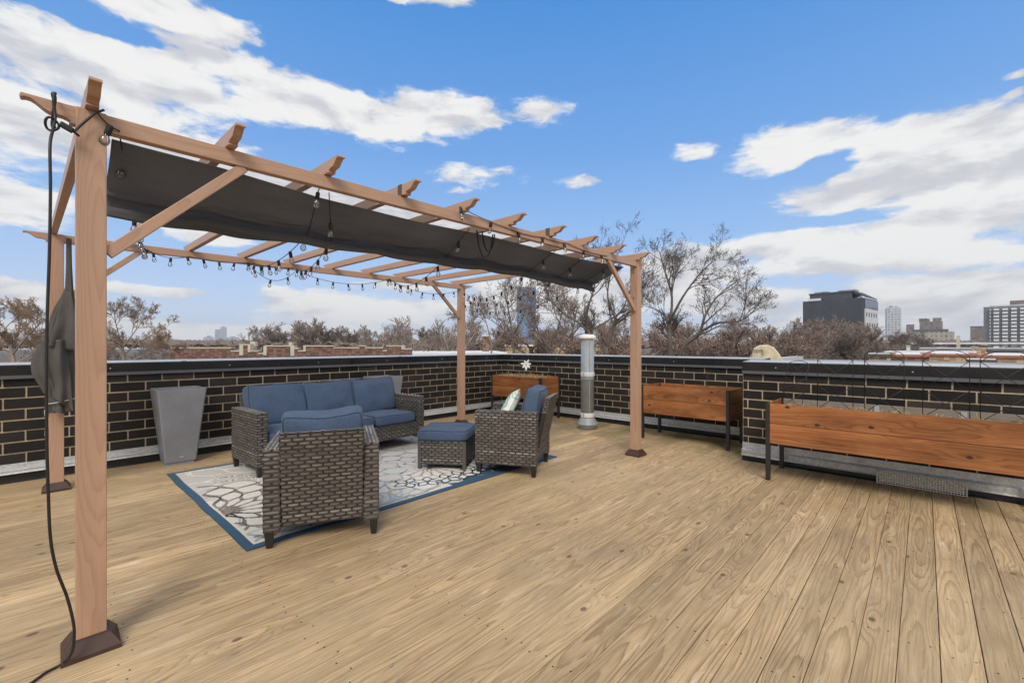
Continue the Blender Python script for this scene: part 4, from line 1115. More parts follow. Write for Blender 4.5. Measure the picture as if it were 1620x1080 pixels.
def bld(name, label, b0, b1, d, e_top, cat='building', depth=None, turn=0.0, group=None, z0=GZ):
    """root at ground, local x to the right, local y away; returns root,width,height"""
    th0, th1 = math.atan(col_slope(b0)), math.atan(col_slope(b1)); th = (th0 + th1) / 2; c = 810 + 705 * math.tan(th)
    w = 2 * d / math.cos(th) * math.tan((th1 - th0) / 2)
    p = spot(c, d, z0); root = empty(name, p, YAW - math.pi / 2 - th + turn, label, cat, group)
    return root, w, hgt(e_top, d) - z0
def block(root, name, m, x0, x1, y0, y1, z0, z1, bev=0.0):
    mb = MB(); mb.box((x0, y0, z0), (x1, y1, z1), b=bev); return mb.build(name, m, root)

# charcoal institutional block
r, w, h = bld('office_block', 'large charcoal windowless block with glazed rooftop level beyond the bare trees', 1268, 1368, 150, 474, turn=R(-15))
block(r, 'wall', MATS['charcoal_panel'], -w / 2, w / 2, 0, 17, 0, h)
g1 = block(r, 'side_wall', MATS['pale_panel'], w / 2 + .02, w / 2 + .25, .5, 17, 0, h - 3.4)
block(r, 'side_glazing', MATS['dark_glass'], w / 2 + .02, w / 2 + .2, 0.5, 17, h - 3.3, h - .4)
for k in range(5):
    for q in range(4):
        block(r, 'window', MATS['dark_glass'], w / 2 + .26, w / 2 + .32, 1.6 + k * 3 + (q % 2) * .9, 2.6 + k * 3 + (q % 2) * .9, h - 6 - q * 3.4, h - 4.6 - q * 3.4)
pw = block(r, 'rooftop_level', MATS['dark_glass'], -w / 2 + 1.2, w / 2 - 3.8, 3, 15, h, h + 2.4)
mb = MB(); mb.box((-w / 2 + 1.0, 2.6, h + 2.4), (w / 2 - 3.4, 15.4, h + 2.8)); mb.hexa([(w / 2 - 3.3, 2.6, h + 2.0), (w / 2 + .3, 2.6, h + .1), (w / 2 + .3, 15, h + .1), (w / 2 - 3.3, 15, h + 2.0), (w / 2 - 3.3, 2.6, h + 2.8), (w / 2 + .3, 2.6, h + .45), (w / 2 + .3, 15, h + .45), (w / 2 - 3.3, 15, h + 2.8)])
mb.build('roof_canopy', MATS['charcoal_panel'], r)
for x0, x1, y, z in ((-w / 2 + 2, -w / 2 + 6, 5, 3.4), (-w / 2 + 7, -w / 2 + 9, 7, 3.1), (0, 5, 6, 3.5)): block(r, 'plant_unit', MATS['grey_block'], x0, x1, y, y + 4, h + 2.8, h + z)
block(r, 'terrace_wall', MATS['frosted_white'], -w / 2 + 1.0, -w / 2 + 5, 1.5, 1.7, h, h + .9)
# white slim tower
r, w, h = bld('apartment_tower', 'slim white apartment tower with small domed top far between two dark blocks', 1403, 1426, 520, 487, turn=R(6))
block(r, 'wall', MATS['tower_white'], -w / 2, w / 2, 0, 16, 0, h)
mb = MB(); mb.lathe([(4, 0), (4, 2.2), (2.4, 3.6), (.4, 4.2)], (0, 7, h), 14); mb.build('roof_dome', MATS['tower_white'], r)
block(r, 'roof_rail', MATS['pale_panel'], -w / 2 + .6, w / 2 - .6, .6, 15.4, h, h + .8)
# brown brick mid-rise with stepped top
r, w, h = bld('hotel_block', 'stepped brown brick hotel-like building with rooftop gables far right of the slim tower', 1432, 1510, 330, 525)
block(r, 'lower_wall', MATS['tan_block'], -w / 2, w / 2, 0, 24, 0, h)
up = hgt(508, 330) - GZ; block(r, 'upper_wall', MATS['tower_brick'], -w / 2 + 8, w / 2 - 6, 4, 20, h, up)
block(r, 'roof', MATS['roof_dark'], -w / 2 + 4, w / 2 - 3, 2, 22, h, h + 2.0)
for x, q in ((-w / 2 + 10, 2.4), (-2, 2.0), (w / 2 - 9, 2.6)): block(r, 'gable', MATS['tower_brick'], x - 2.4, x + 2.4, 5, 12, up, up + q)
block(r, 'side_tower', MATS['tower_brick'], -w / 2 + .5, -w / 2 + 5, 2, 9, h, h + 6)
# right hand balcony slab
mat('slab_brick', facade((.15, .155, .18), (.05, .055, .07), 2.4, 30, .04, 1.0, .6))
r, w, h = bld('apartment_slab', 'tall dark apartment slab with rows of white balconies at the right picture edge', 1556, 1640, 210, 484)
block(r, 'wall', MATS['slab_brick'], -w / 2, w / 2, 0, 16, 0, h)
n = 6; cw = w / n
for c in range(n):
    for f in range(13):
        x0 = -w / 2 + cw * c + .55 + (1.5 if c == 0 else 0); z = h - 1.9 - f * 1.62
        block(r, 'balcony', MATS['frosted_white'], x0, -w / 2 + cw * (c + 1) - .45, -1.1, -.02, z, z + .90)
block(r, 'penthouse', MATS['tower_brick'], -w / 2 + 8.5, -w / 2 + 14.5, 3, 9, h, hgt(475, 210) - GZ)
block(r, 'roof_rail', MATS['pale_panel'], -w / 2 + 2, w / 2 - 1, .4, .6, h, h + .6)
r, w, h = bld('grey_block', 'small plain grey-brown block between brick hotel and balcony slab', 1535, 1556, 260, 517); block(r, 'wall', MATS['tower_brick'], -w / 2, w / 2, 0, 12, 0, h); block(r, 'roof', MATS['roof_dark'], -w / 2 - .1, w / 2 + .1, -.1, 12, h, h + .4)
# blue tower behind trees, left twin tower, distant skyline
r, w, h = bld('glass_tower', 'blue glass tower rising behind bare trees right of the far pergola post', 817.5, 848, 420, 455)
block(r, 'wall', MATS['tower_blue'], -w / 2, w / 2, 0, 18, 0, h); block(r, 'roof_edge', MATS['grey_block'], -w / 2 - .1, w / 2 + .1, -.1, 18.1, h, h + .8)
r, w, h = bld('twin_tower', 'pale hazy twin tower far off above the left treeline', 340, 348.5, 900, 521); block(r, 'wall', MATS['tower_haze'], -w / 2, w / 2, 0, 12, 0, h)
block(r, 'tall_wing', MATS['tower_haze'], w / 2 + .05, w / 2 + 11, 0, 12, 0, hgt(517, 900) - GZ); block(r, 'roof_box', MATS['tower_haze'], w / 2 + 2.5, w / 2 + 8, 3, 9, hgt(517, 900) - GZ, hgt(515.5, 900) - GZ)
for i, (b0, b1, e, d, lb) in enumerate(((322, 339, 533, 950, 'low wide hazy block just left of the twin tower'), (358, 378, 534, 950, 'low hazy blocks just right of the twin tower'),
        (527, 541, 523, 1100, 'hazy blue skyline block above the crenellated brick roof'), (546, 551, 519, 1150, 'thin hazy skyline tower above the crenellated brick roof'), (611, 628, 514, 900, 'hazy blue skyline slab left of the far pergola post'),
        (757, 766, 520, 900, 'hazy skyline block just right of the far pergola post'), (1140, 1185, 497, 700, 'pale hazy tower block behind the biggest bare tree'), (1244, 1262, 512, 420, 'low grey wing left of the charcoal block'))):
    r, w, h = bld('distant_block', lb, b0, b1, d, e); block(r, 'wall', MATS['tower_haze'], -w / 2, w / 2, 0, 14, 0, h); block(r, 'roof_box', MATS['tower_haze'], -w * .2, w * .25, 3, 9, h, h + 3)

# red-brick crenellated parapet beyond the long wall
def crenel():
    d = 26; root = empty('brick_building', spot(270, d), YAW - math.pi / 2 + R(4), 'red brick building with stepped limestone coped parapet beyond the long wall', 'building')
    mb = MB(); st = MB(); k = d / 705
    segs = [(0, 92, 551), (92, 105, 556), (105, 110, 556), (110, 119, 546), (119, 134, 556), (134, 146, 560), (146, 186, 548), (186, 196, 552), (196, 206, 556), (206, 252, 548), (252, 292, 551), (292, 302, 548), (302, 330, 551), (330, 336, 556), (336, 362, 548), (362, 376, 553)]
    for a, b, e in segs:
        z = hgt(e, d) - GZ; mb.box((a * k, 0, 0), (b * k - .002, .35, z), (1, 0, 0))
        st.box((a * k - .02, -.03, z + .001), (b * k + .02, .38, z + .07))
    for a, b, e0, e1 in ((105, 111, 562, 546), (118, 122, 557, 546), (142, 147, 562, 549), (184, 190, 563, 548), (204, 208, 556, 548), (360, 365, 553, 548)): st.box((a * k, -.05, hgt(e0, d) - GZ), (b * k, .40, hgt(e1, d) - GZ + .075))
    for a, b, e in ((113, 121, 540), (174, 179, 541)): st.box((a * k, .6, hgt(548, d) - GZ), (b * k, .9, hgt(e, d) - GZ))
    mb.build('parapet', MATS['brick_red'], root); st.build('coping_stones', MATS['limestone'], root)
    rf = MB(); rf.box((0, .4, 7.6), (376 * k, 12, 8.3)); rf.build('roof', MATS['roof_snow'], root)
crenel()
r, w, h = bld('brick_building', 'low tan building with a snow-covered roof left of the far pergola post', 622, 800, 30, 556)
block(r, 'wall', MATS['brick_tan'], -w / 2, w / 2, 0, 10, 0, h - .3); block(r, 'roof', MATS['roof_snow'], -w / 2 - .1, w / 2 + .1, -.1, 10, h - .3, h - .05)
rng = random.Random(3)
r, w, h = bld('chimney', 'red brick chimney just right of the far pergola post', 763, 774, 34, 532, 'chimney'); block(r, 'stack', MATS['brick_red'], -w / 2, w / 2, 0, .6, 0, h); block(r, 'cap', MATS['limestone'], -w / 2 - .05, w / 2 + .05, -.05, .65, h, h + .08)
r, w, h = bld('brick_building', 'long tan building with flat roof behind the trees right of the corner', 800, 1010, 60, 548)
block(r, 'wall', MATS['brick_tan'], -w / 2, w / 2, 0, 14, 0, h); block(r, 'roof', MATS['roof_snow'], -w / 2 - .1, w / 2 + .1, -.1, 14, h, h + .25)
r, w, h = bld('brick_building', 'low brown house with dark roof behind the chimney', 735, 800, 70, 541)
block(r, 'wall', MATS['brick_red'], -w / 2, w / 2, 0, 10, 0, h - 1); block(r, 'roof', MATS['roof_dark'], -w / 2 - .2, w / 2 + .2, -.2, 10, h - 1, h)
# rooftops on the right
def roofs():
    spec = [(1405, 1470, 24, 561, 'brick_red', 'terracotta', 'low brick roof edge with red coping behind the second arched trellis'),
            (1462, 1545, 25, 560, 'brick_tan', 'terracotta', 'tan brick rooftop with red coping behind the right trellises'),
            (1548, 1700, 21, 563, 'brick_tan', 'terracotta', 'tan brick rooftop cut by the right picture edge'),
            (1400, 1560, 45, 556, 'brick_tan', 'roof_snow', 'snow-dusted flat roof behind the tan rooftops'),
            (1455, 1640, 80, 550, 'grey_block', 'roof_snow', 'long grey building with pale roof below the balcony slab'),
            (1560, 1720, 55, 554, 'tower_brick', 'roof_dark', 'dark roofed brick building beneath the balcony slab')]
    for b0, b1, d, e, wm, cm, lb in spec:
        r, w, h = bld('rooftop_building', lb, b0, b1, d, e); block(r, 'wall', MATS[wm], -w / 2, w / 2, 0, 8, 0, h - .12); block(r, 'coping', MATS[cm], -w / 2 - .06, w / 2 + .06, -.06, 8.06, h - .12, h)
        if cm == 'terracotta': block(r, 'roof', MATS['roof_snow'], -w / 2 + .3, w / 2 - .3, .3, 7.7, h + .001, h + .05)
    for b0, b1, d, e0, lb in ((1372, 1412, 20, 559, 'tan lattice brick chimney with wide dark slab cap behind the second trellis'), (1528, 1578, 17, 568, 'broad tan chimney with dark slab cap low at the right'),):
        r, w, h = bld('chimney', lb, b0, b1, d, e0, 'chimney'); block(r, 'stack', MATS['brick_tan'], -w / 2 + .06, w / 2 - .06, 0, .7, 0, h - .14)
        for q in range(6):
            for z in (h - .27, h - .42): block(r, 'vent_slot', MATS['roof_dark'], -w / 2 + .12 + q * (w - .3) / 6, -w / 2 + .12 + q * (w - .3) / 6 + .06, -.012, -.004, z, z + .07)
        block(r, 'cap', MATS['roof_dark'], -w / 2, w / 2, -.08, .8, h - .14, h - .02); block(r, 'snow_cover', MATS['roof_snow'], -w / 2 + .04, w / 2 - .04, -.02, .72, h - .019, h + .015)
    for b0, b1, d, e, m, lb in ((1545, 1560, 40, 552, 'brick_tan', 'squat tan chimney on the roofs at the right'), (1553, 1562, 60, 546, 'brick_red', 'small red chimney on the roofs at the right'), (1513, 1519, 90, 532, 'limestone', 'slim pale chimney standing before the brick hotel'), (1434, 1440, 40, 548, 'frosted_white', 'white vent stack behind the third trellis'), (1536, 1547, 70, 549, 'brick_tan', 'low tan chimney behind the squat one at right')):
        r, w, h = bld('chimney', lb, b0, b1, d, e, 'chimney'); block(r, 'stack', MATS[m], -w / 2, w / 2, 0, w, 0, h); block(r, 'cap', MATS['limestone'], -w / 2 - .04, w / 2 + .04, -.04, w + .04, h, h + .12)
    r, w, h = bld('elevated_track', 'long white-roofed elevated platform across the roofs at right', 1442, 1720, 130, 541.5, 'viaduct')
    block(r, 'canopy_roof', MATS['roof_snow'], -w / 2, w / 2, 0, 6, h - .5, h); block(r, 'deck_slab', MATS['grey_block'], -w / 2, w / 2, .5, 5.5, h - 5, h - 4)
    for q in range(12): block(r, 'column', MATS['pale_panel'], -w / 2 + 2 + q * w / 12, -w / 2 + 2.5 + q * w / 12, 1, 1.5, 0, h - .51)
    for i in range(7):
        b = 1452 + i * 23; d = 100 + (i % 3) * 18
        r, w, h = bld('small_house', ('brown', 'tan', 'grey', 'pale brick', 'dark brick', 'cream', 'dull red')[i] + ' low building in the jumble under the white platform, number of chimneys unclear' if False else ('small brown flat-roofed', 'small tan snow-edged', 'small grey boxy', 'small pale brick', 'small dark brick', 'small cream fronted', 'small dull red')[i] + ' building under the white elevated platform', b, b + 26, d, 548 + (i % 2) * 2)
        block(r, 'wall', MATS[('tower_brick', 'brick_tan', 'grey_block', 'tan_block', 'tower_brick', 'tan_block', 'brick_red')[i]], -w / 2, w / 2, 0, 9, 0, h - .3); block(r, 'roof', MATS['roof_snow' if i % 2 else 'roof_dark'], -w / 2 - .1, w / 2 + .1, -.1, 9, h - .3, h)
roofs()
# next roof just beyond the stepped wall, with a covered unit on it
nb = empty('next_roof', (8.4, 1.2, GZ), 0, 'white-edged flat roof just beyond the stepped wall', 'building')
block(nb, 'wall', MATS['brick_tan'], 0, 7, -9, 1.6, 0, 9 + .93); block(nb, 'roof', MATS['roof_grit'], .26, 7, -9, 1.39, 9.931, 9.945)

mb = MB(); mb.box((-.05, -9, 9.931), (.25, 1.65, 10.03)); mb.box((.26, 1.4, 9.931), (7, 1.65, 10.03)); mb.build('roof_edge', MATS['coping_top'], nb)
def covered_unit():
    root = empty('covered_unit', (9.52, 2.23, GZ + 9.93), R(-76), 'beige cloth-covered rooftop unit with black pipe frame beyond the parapet', 'covered unit')
    mb = MB(); prof = [(-.42, 0), (-.36, .15), (-.25, .34), (-.12, .385), (.06, .39), (.20, .35), (.32, .24), (.41, .10), (.43, 0)]
    o = None; n = len(prof)
    for y, s in ((-.26, .95), (-.22, 1.0), (.0, 1.02), (.22, 1.0), (.26, .95)):
        q = mb.add([(x * s, y, z * s) for x, z in prof])
        if o is not None:
            for i in range(n - 1): mb.face([o + i, o + i + 1, q + i + 1, q + i], a=(.5, .5, .5), smooth=True)
        else: mb.face([q + i for i in range(n)])
        o = q
    mb.face([o + i for i in reversed(range(n))]); mb.build('cloth_cover', MATS['tarp_beige'], root); root.scale = (.72, .85, 1.08)
    f = MB(); f.tube([(-.30, -.30, 0), (-.30, -.30, .30), (-.05, -.30, .30), (-.05, -.30, .22)], .010, 6); f.build('pipe_frame', MATS['black_metal'], root)
covered_unit()

# ------------------------------------------------------------------ bare winter trees
def rot_dir(d, ang, az):
    a = perp(d); b = d.cross(a); return (d * math.cos(ang) + (a * math.cos(az) + b * math.sin(az)) * math.sin(ang)).normalized()
class Tree:
    def __init__(s, seed, rmin=.006): s.rng = random.Random(seed); s.limb = MB(seed); s.twig = MB(seed + 1); s.leaf = MB(seed + 2); s.rmin = rmin; s.tips = []
    def poly(s, pts, r0, r1, lvl=1, n=6):
        pts = [Vector(p) for p in pts]; out = []
        for i in range(len(pts) - 1):
            a, b, c, d = pts[max(i - 1, 0)], pts[i], pts[i + 1], pts[min(i + 2, len(pts) - 1)]
            for k in range(4):
                t = k / 4; out.append(.5 * ((2 * b) + (c - a) * t + (2 * a - 5 * b + 4 * c - d) * t * t + (3 * b - a - 3 * c + d) * t ** 3))
        out.append(pts[-1]); m = len(out)
        rad = [r0 + (r1 - r0) * i / (m - 1) for i in range(m)]; s.limb.tube(out, rad, n, caps=False, a=(.5, .5, .5)); return out, rad
    def kids(s, pts, rad, L, lvl, maxl, cnt, start=.25, up=.25):
        m = len(pts) - 1
        for k in range(cnt):
            t = start + (1 - start) * (k + s.rng.random()) / cnt; f = t * m; i = min(int(f), m - 1)
            p = pts[i].lerp(pts[i + 1], f - i); d = (pts[i + 1] - pts[i]).normalized()
            ch = rot_dir(d, R(s.rng.uniform(25, 62)), s.rng.uniform(0, 6.283)); ch = (ch + Vector((0, 0, up * s.rng.uniform(.3, 1.3)))).normalized()
            s.grow(p, ch, L * s.rng.uniform(.55, 1.05) * (1.1 - .45 * t), max(s.rmin, rad[i] * .58), lvl, maxl, up)
    def grow(s, p, d, L, r, lvl, maxl, up=.25):
        n = 5 if lvl < maxl else 3; pts = [p.copy()]; rad = [r]
        for i in range(n):
            d = (d + Vector((s.rng.gauss(0, .17), s.rng.gauss(0, .17), s.rng.gauss(.03 + up * .10, .12)))).normalized(); p = p + d * (L / n); pts.append(p.copy()); rad.append(max(s.rmin * .6, r * (1 - .72 * (i + 1) / n)))
        tgt = s.limb if lvl <= 1 else s.twig
        tgt.tube(pts, rad, 5 if lvl <= 1 else (4 if lvl == 2 else 3), caps=False, a=(.5, .5, .5))
        if lvl >= maxl: s.tips += pts[1:]; return
        s.kids(pts, rad, L * .62, lvl + 1, maxl, s.kc[lvl], .22, up)
    def leaves(s, cnt, size, spread=.12):
        for k in range(cnt):
            p = s.rng.choice(s.tips) + Vector((s.rng.gauss(0, spread), s.rng.gauss(0, spread), s.rng.gauss(-.02, spread)))
            u = Vector((s.rng.gauss(0, 1), s.rng.gauss(0, 1), s.rng.gauss(0, 1))).normalized(); v = perp(u); w = u.cross(v); q = size * s.rng.uniform(.5, 1.3)
            o = s.leaf.add([p - u * q, p + v * q * .5 + w * q * .15, p + u * q, p - v * q * .5 + w * q * .15]); s.leaf.face([o, o + 1, o + 2, o + 3], a=(.5, .5, .5))
    def done(s, loc, label, bark, twig, leafm=None, group=None, rz=0.0):
        root = empty('bare_tree', loc, rz, label, 'tree', group)
        s.limb.build('trunk', MATS[bark], root, normals=False); c = s.twig.build('crown', MATS[twig], root, normals=False)
        if s.leaf.f: s.leaf.build('dry_leaves', MATS[leafm], c, normals=False)
        return root

def near_tree(seed, d, b_base, limbs, label, kc, L, bark, twig, leafm, nleaf, lsize, rmin, maxl=4, cnt=8, up=.25, e_ground=None):
    """limbs given as (image pixel column, image pixel row, depth offset) polylines with end radii"""
    base = spot(b_base, d, GZ); t = Tree(seed, rmin); t.kc = kc
    for pts, r0, r1 in limbs:
        P = []
        for b, e, dd in pts:
            D = d + dd; w = far(col_slope(b) * D, D, (GZ if e is None else hgt(e, D))) - base; P.append(w)
        o, rad = t.poly(P, r0 * .56, r1 * .6)
        t.kids(o, rad, L, 1, maxl, cnt if pts[0][1] is not None else max(3, cnt - 2), .35 if pts[0][1] is not None else .80, up)
    t.leaves(nleaf, lsize, .07)
    return t.done(base, label, bark, twig, leafm)
near_tree(11, 15.5, 1062, [([(1068, None, .3), (1066, 640, .1), (1060, 560, 0), (1059, 520, 0)], .24, .13), ([(1059, 520, 0), (1063, 470, .2), (1052, 430, .4), (1044, 400, .5)], .10, .02), ([(1060, 508, 0), (1080, 470, -.4), (1108, 432, -.6), (1132, 410, -.8)], .085, .018),
     ([(1066, 590, 0), (1082, 548, -.3), (1106, 528, -.6), (1116, 498, -.7), (1136, 468, -.5), (1172, 440, -.2)], .14, .025), ([(1107, 526, -.6), (1135, 511, -.9), (1170, 508, -1.2), (1185, 498, -1.2), (1204, 486, -1.2)], .085, .015), ([(1059, 512, 0), (1046, 494, .5), (1026, 484, .9)], .05, .014), ([(1062, 480, .2), (1068, 440, .9), (1090, 415, 1.3)], .05, .014)],
     'biggest bare tree with seed-dotted crown right of the near right post', (0, 7, 6, 5), 1.45, 'bark_dark', 'bark_dark', 'leaf_seed', 2400, .024, .0042, 4, 8, .08)
near_tree(17, 13.5, 933, [([(936, None, 0), (934, 640, 0), (933, 560, 0), (932, 524, 0)], .20, .12), ([(932, 525, 0), (913, 509, .1), (886, 491, .2), (866, 468, .3)], .075, .014), ([(929, 520, 0), (929, 492, -.2), (938, 462, -.3), (943, 436, -.4), (940, 410, -.5)], .085, .02), ([(934, 523, 0), (960, 508, .4), (985, 488, .8), (1000, 450, 1.)], .07, .014)],
     'dark forked bare tree directly behind the flue pipe', (0, 6, 5, 4), 1.35, 'bark_dark', 'bark_dark', 'leaf_seed', 1000, .026, .0046, 4, 7, .25)
near_tree(23, 14.5, 958, [([(955, None, 0), (957, 600, 0), (960, 548, 0), (969, 520, 0), (974, 503, 0)], .18, .085), ([(974, 503, 0), (963, 478, .1), (962, 455, .2), (970, 420, .3), (985, 385, .3)], .075, .016), ([(971, 515, 0), (990, 500, -.5), (1010, 470, -.9), (1020, 430, -1.)], .06, .014)],
     'crooked bare tree with sinuous stem between flue and near right post', (0, 6, 5, 4), 1.4, 'bark_dark', 'bark_dark', 'leaf_seed', 1100, .026, .0046, 4, 7, .25)
# clump of slender trees behind the deck corner
near_tree(31, 20, 812, [([(815, None, 0), (813, 600, 0), (812, 545, 0), (806, 500, 0), (800, 470, 0)], .14, .03), ([(812, 540, 0), (790, 515, .4), (765, 500, .6)], .06, .015), ([(812, 530, 0), (830, 495, -.4), (835, 465, -.5)], .06, .015)], 'slender bare tree left of the blue glass tower', (0, 6, 5, 5), 1.6, 'bark_dark', 'bark_brown', 'leaf_dry', 600, .036, .0070, 4, 7, .15)
near_tree(37, 21, 862, [([(858, None, 0), (862, 600, 0), (866, 555, 0), (850, 520, 0), (838, 480, 0)], .14, .03), ([(866, 550, 0), (884, 515, .5), (892, 470, .8)], .08, .015), ([(866, 558, 0), (905, 530, -.5), (925, 505, -.8)], .06, .014)], 'bare tree with purplish twigs in front of the blue glass tower', (0, 6, 5, 5), 1.7, 'bark_dark', 'bark_brown', 'leaf_dry', 1500, .038, .0070, 4, 7, .15)
near_tree(41, 23, 772, [([(760, None, 0), (768, 600, 0), (778, 555, 0), (772, 520, 0), (762, 490, 0)], .12, .03), ([(776, 550, 0), (750, 520, .4), (730, 505, .6)], .06, .015), ([(778, 550, 0), (800, 520, -.3), (812, 490, -.4)], .06, .015)], 'low spreading bare tree beside the red chimney', (0, 6, 5, 5), 1.6, 'bark_brown', 'twig_grey', 'leaf_dry', 500, .05, .009, 4, 7, .1)
near_tree(43, 19, 885, [([(893, None, 0), (890, 600, 0), (884, 560, 0), (905, 525, 0), (912, 490, 0)], .13, .03), ([(886, 566, 0), (862, 540, .4), (845, 520, .5)], .06, .015), ([(900, 535, 0), (880, 500, .4), (872, 465, .5)], .06, .015)], 'reddish leaf-speckled bare tree left of the flue', (0, 6, 5, 5), 1.6, 'bark_dark', 'bark_brown', 'leaf_dry', 1500, .038, .0070, 4, 7, .12)
# orange-brown trees on the left
near_tree(51, 12.5, 22, [([(30, None, 0), (28, 640, 0), (22, 575, 0), (15, 540, 0)], .15, .07), ([(15, 540, 0), (5, 515, .2), (-20, 500, .3)], .06, .014), ([(20, 560, 0), (45, 530, -.3), (70, 505, -.4)], .05, .012), ([(20, 555, 0), (30, 520, .4), (28, 490, .6)], .06, .012), ([(24, 575, 0), (55, 560, .2), (95, 540, .4)], .04, .01), ([(20, 570, 0), (-15, 550, .1), (-50, 530, .2)], .04, .01)], 'dense orange-twigged bare tree at the left picture edge', (0, 9, 7, 5), .80, 'bark_brown', 'twig_tan', 'leaf_dry', 900, .022, .0042, 4, 9, .12)
near_tree(57, 12.5, 200, [([(203, None, 0), (200, 640, 0), (196, 570, 0), (192, 540, 0)], .14, .05), ([(192, 545, 0), (184, 515, 0), (180, 492, 0)], .035, .01), ([(194, 550, 0), (215, 522, .2), (232, 500, .3)], .04, .01), ([(196, 560, 0), (225, 538, -.3), (262, 518, -.4)], .04, .01), ([(194, 560, 0), (170, 545, .2), (150, 530, .3)], .035, .01), ([(198, 575, 0), (235, 560, .2), (275, 552, .4)], .035, .01)], 'thin bare tree with fanning twigs right of the near left post', (0, 8, 7, 5), .72, 'bark_brown', 'twig_tan', None, 0, .03, .0040, 4, 8, .15)

# generic trees shared as copies for the wider neighbourhood
def generic(seed, H, kc, spread, bark, twig, leafm, nleaf, lsize, rmin, maxl=4, up=.3, cnt=10):
    t = Tree(seed, rmin); t.kc = kc
    o, rad = t.poly([(0, 0, 0), (.1, .05, H * .25), (-.05, .1, H * .5), (.05, 0, H * .72)], H * .022, H * .009)
    t.kids(o, rad, H * spread, 1, maxl, cnt, .42, up); t.leaves(nleaf, lsize, .12); return t, bark, twig, leafm
GEN = [generic(61, 10, (0, 7, 6, 5), .34, 'bark_brown', 'twig_grey', None, 0, .05, .016), generic(62, 10, (0, 6, 6, 5), .32, 'bark_dark', 'bark_brown', 'leaf_dry', 9000, .046, .010),
       generic(63, 10, (0, 9, 8, 7), .36, 'bark_brown', 'twig_grey', None, 0, .05, .016, up=.5, cnt=18), generic(64, 10, (0, 6, 6, 5), .38, 'bark_dark', 'bark_brown', 'leaf_dry', 6500, .046, .011, up=.15)]
PROTO = {}
def plant(kind, b, d, e_top, wide, label, rz):
    h = (hgt(e_top, d) - GZ)
    if kind not in PROTO:
        t, bk, tw, lf = GEN[kind]; r = t.done(spot(b, d), label, bk, tw, lf); PROTO[kind] = r
        zs = max((v[2] for v in t.twig.v)); PROTO[kind]['_h'] = zs
    else: r = copy_tree(PROTO[kind])
    s = h / PROTO[kind]['_h']; r.scale = (s * wide, s * wide, s); r.location = spot(b, d); r.rotation_euler = (0, 0, rz); r['label'] = label; r['group'] = 'bare trees of the neighbourhood'
    return r
LB = [  # kind, image pixel column, distance, image pixel row of top, width, label
    (0, 400, 62, 508, 1.5, 'bare tree left of the dome-topped tree over the brick parapet'), (2, 485, 58, 500, 1.3, 'dome-topped bare tree over the middle of the brick parapet'), (2, 440, 70, 512, 1.5, 'low bare tree merging between two taller ones over the brick parapet'), (2, 520, 74, 512, 1.5, 'hazy bare tree just right of the dome-topped one'),
    (0, 592, 40, 496, 1.3, 'open bare tree over the right end of the brick parapet'), (0, 655, 38, 498, 1.3, 'upright bare tree over the snowy roof'), (3, 690, 42, 510, 1.2, 'tan bare tree just left of the far pergola post'), (2, 556, 85, 518, 1.5, 'low hazy bare tree left of the open tree'), (0, 720, 36, 485, 1.2, 'bare tree half hidden by the far pergola post'), (2, 625, 80, 520, 1.5, 'low fuzzy tree behind the open bare tree'), (2, 680, 75, 515, 1.5, 'fuzzy tree behind the snowy roof'),
    (2, 1250, 62, 510, 1.3, 'rounded fuzzy bare tree left of the charcoal block front'), (2, 1310, 58, 495, 1.45, 'largest rounded fuzzy bare tree before the charcoal block'), (2, 1372, 64, 506, 1.35, 'rounded fuzzy bare tree at the charcoal block right corner'), (2, 1425, 95, 520, 1.4, 'fuzzy bare tree beneath the slim white tower'), (2, 1205, 66, 512, 1.4, 'fuzzy bare tree behind the covered rooftop unit'), (2, 1460, 110, 527, 1.4, 'fuzzy bare tree before the brick hotel'), (2, 1342, 50, 514, 1.4, 'low fuzzy bare tree in front of the largest rounded one'), (2, 1280, 48, 516, 1.4, 'low fuzzy bare tree at the lower left of the largest rounded one'),
    (1, 1020, 26, 505, 1.1, 'rusty leaf-holding tree just right of the near right post'), (1, 1095, 28, 506, 1.2, 'rusty leaf-holding tree under the biggest bare tree'), (1, 1165, 27, 500, 1.2, 'rusty tree right of the biggest bare tree trunk'), (1, 1222, 30, 512, 1.2, 'rusty tree behind the beige covered unit'), (1, 985, 30, 492, 1.1, 'rusty tree left of the near right post'), (3, 1255, 34, 522, 1.2, 'low rusty tree at the foot of the fuzzy trees'), (3, 1060, 34, 505, 1.2, 'low rusty tree behind the trunk of the biggest bare tree'), (3, 1130, 36, 505, 1.3, 'low rusty tree behind the long right limb of the biggest bare tree'),
    (3, 905, 36, 495, 1.2, 'brown tree behind the flue clump'), (1, 840, 40, 500, 1.3, 'brown leafy tree at the foot of the blue glass tower'), (3, 760, 45, 512, 1.3, 'brown tree behind the red chimney'), (1, 930, 33, 500, 1.2, 'rusty tree right behind the flue'), (0, 250, 46, 528, 1.4, 'low grey bare tree before the left treeline'), (0, 120, 34, 512, 1.3, 'bare tree hidden partly by the tied curtain'), (3, 60, 30, 515, 1.3, 'brown bare tree behind the left edge tree'), (0, 320, 60, 533, 1.4, 'low bare tree beneath the pale twin tower'), (0, 190, 30, 525, 1.4, 'low bare tree behind the fanning one'), (2, 800, 70, 512, 1.5, 'fuzzy tree over the long tan building'), (2, 880, 72, 508, 1.5, 'fuzzy tree between the glass tower and the flue'), (2, 960, 75, 506, 1.5, 'fuzzy tree far behind the flue'), (2, 1080, 80, 506, 1.6, 'fuzzy tree far behind the biggest bare tree'), (2, 1160, 85, 512, 1.5, 'fuzzy tree far right of the biggest bare tree'), (2, 740, 80, 518, 1.5, 'fuzzy tree behind the low brown house')]
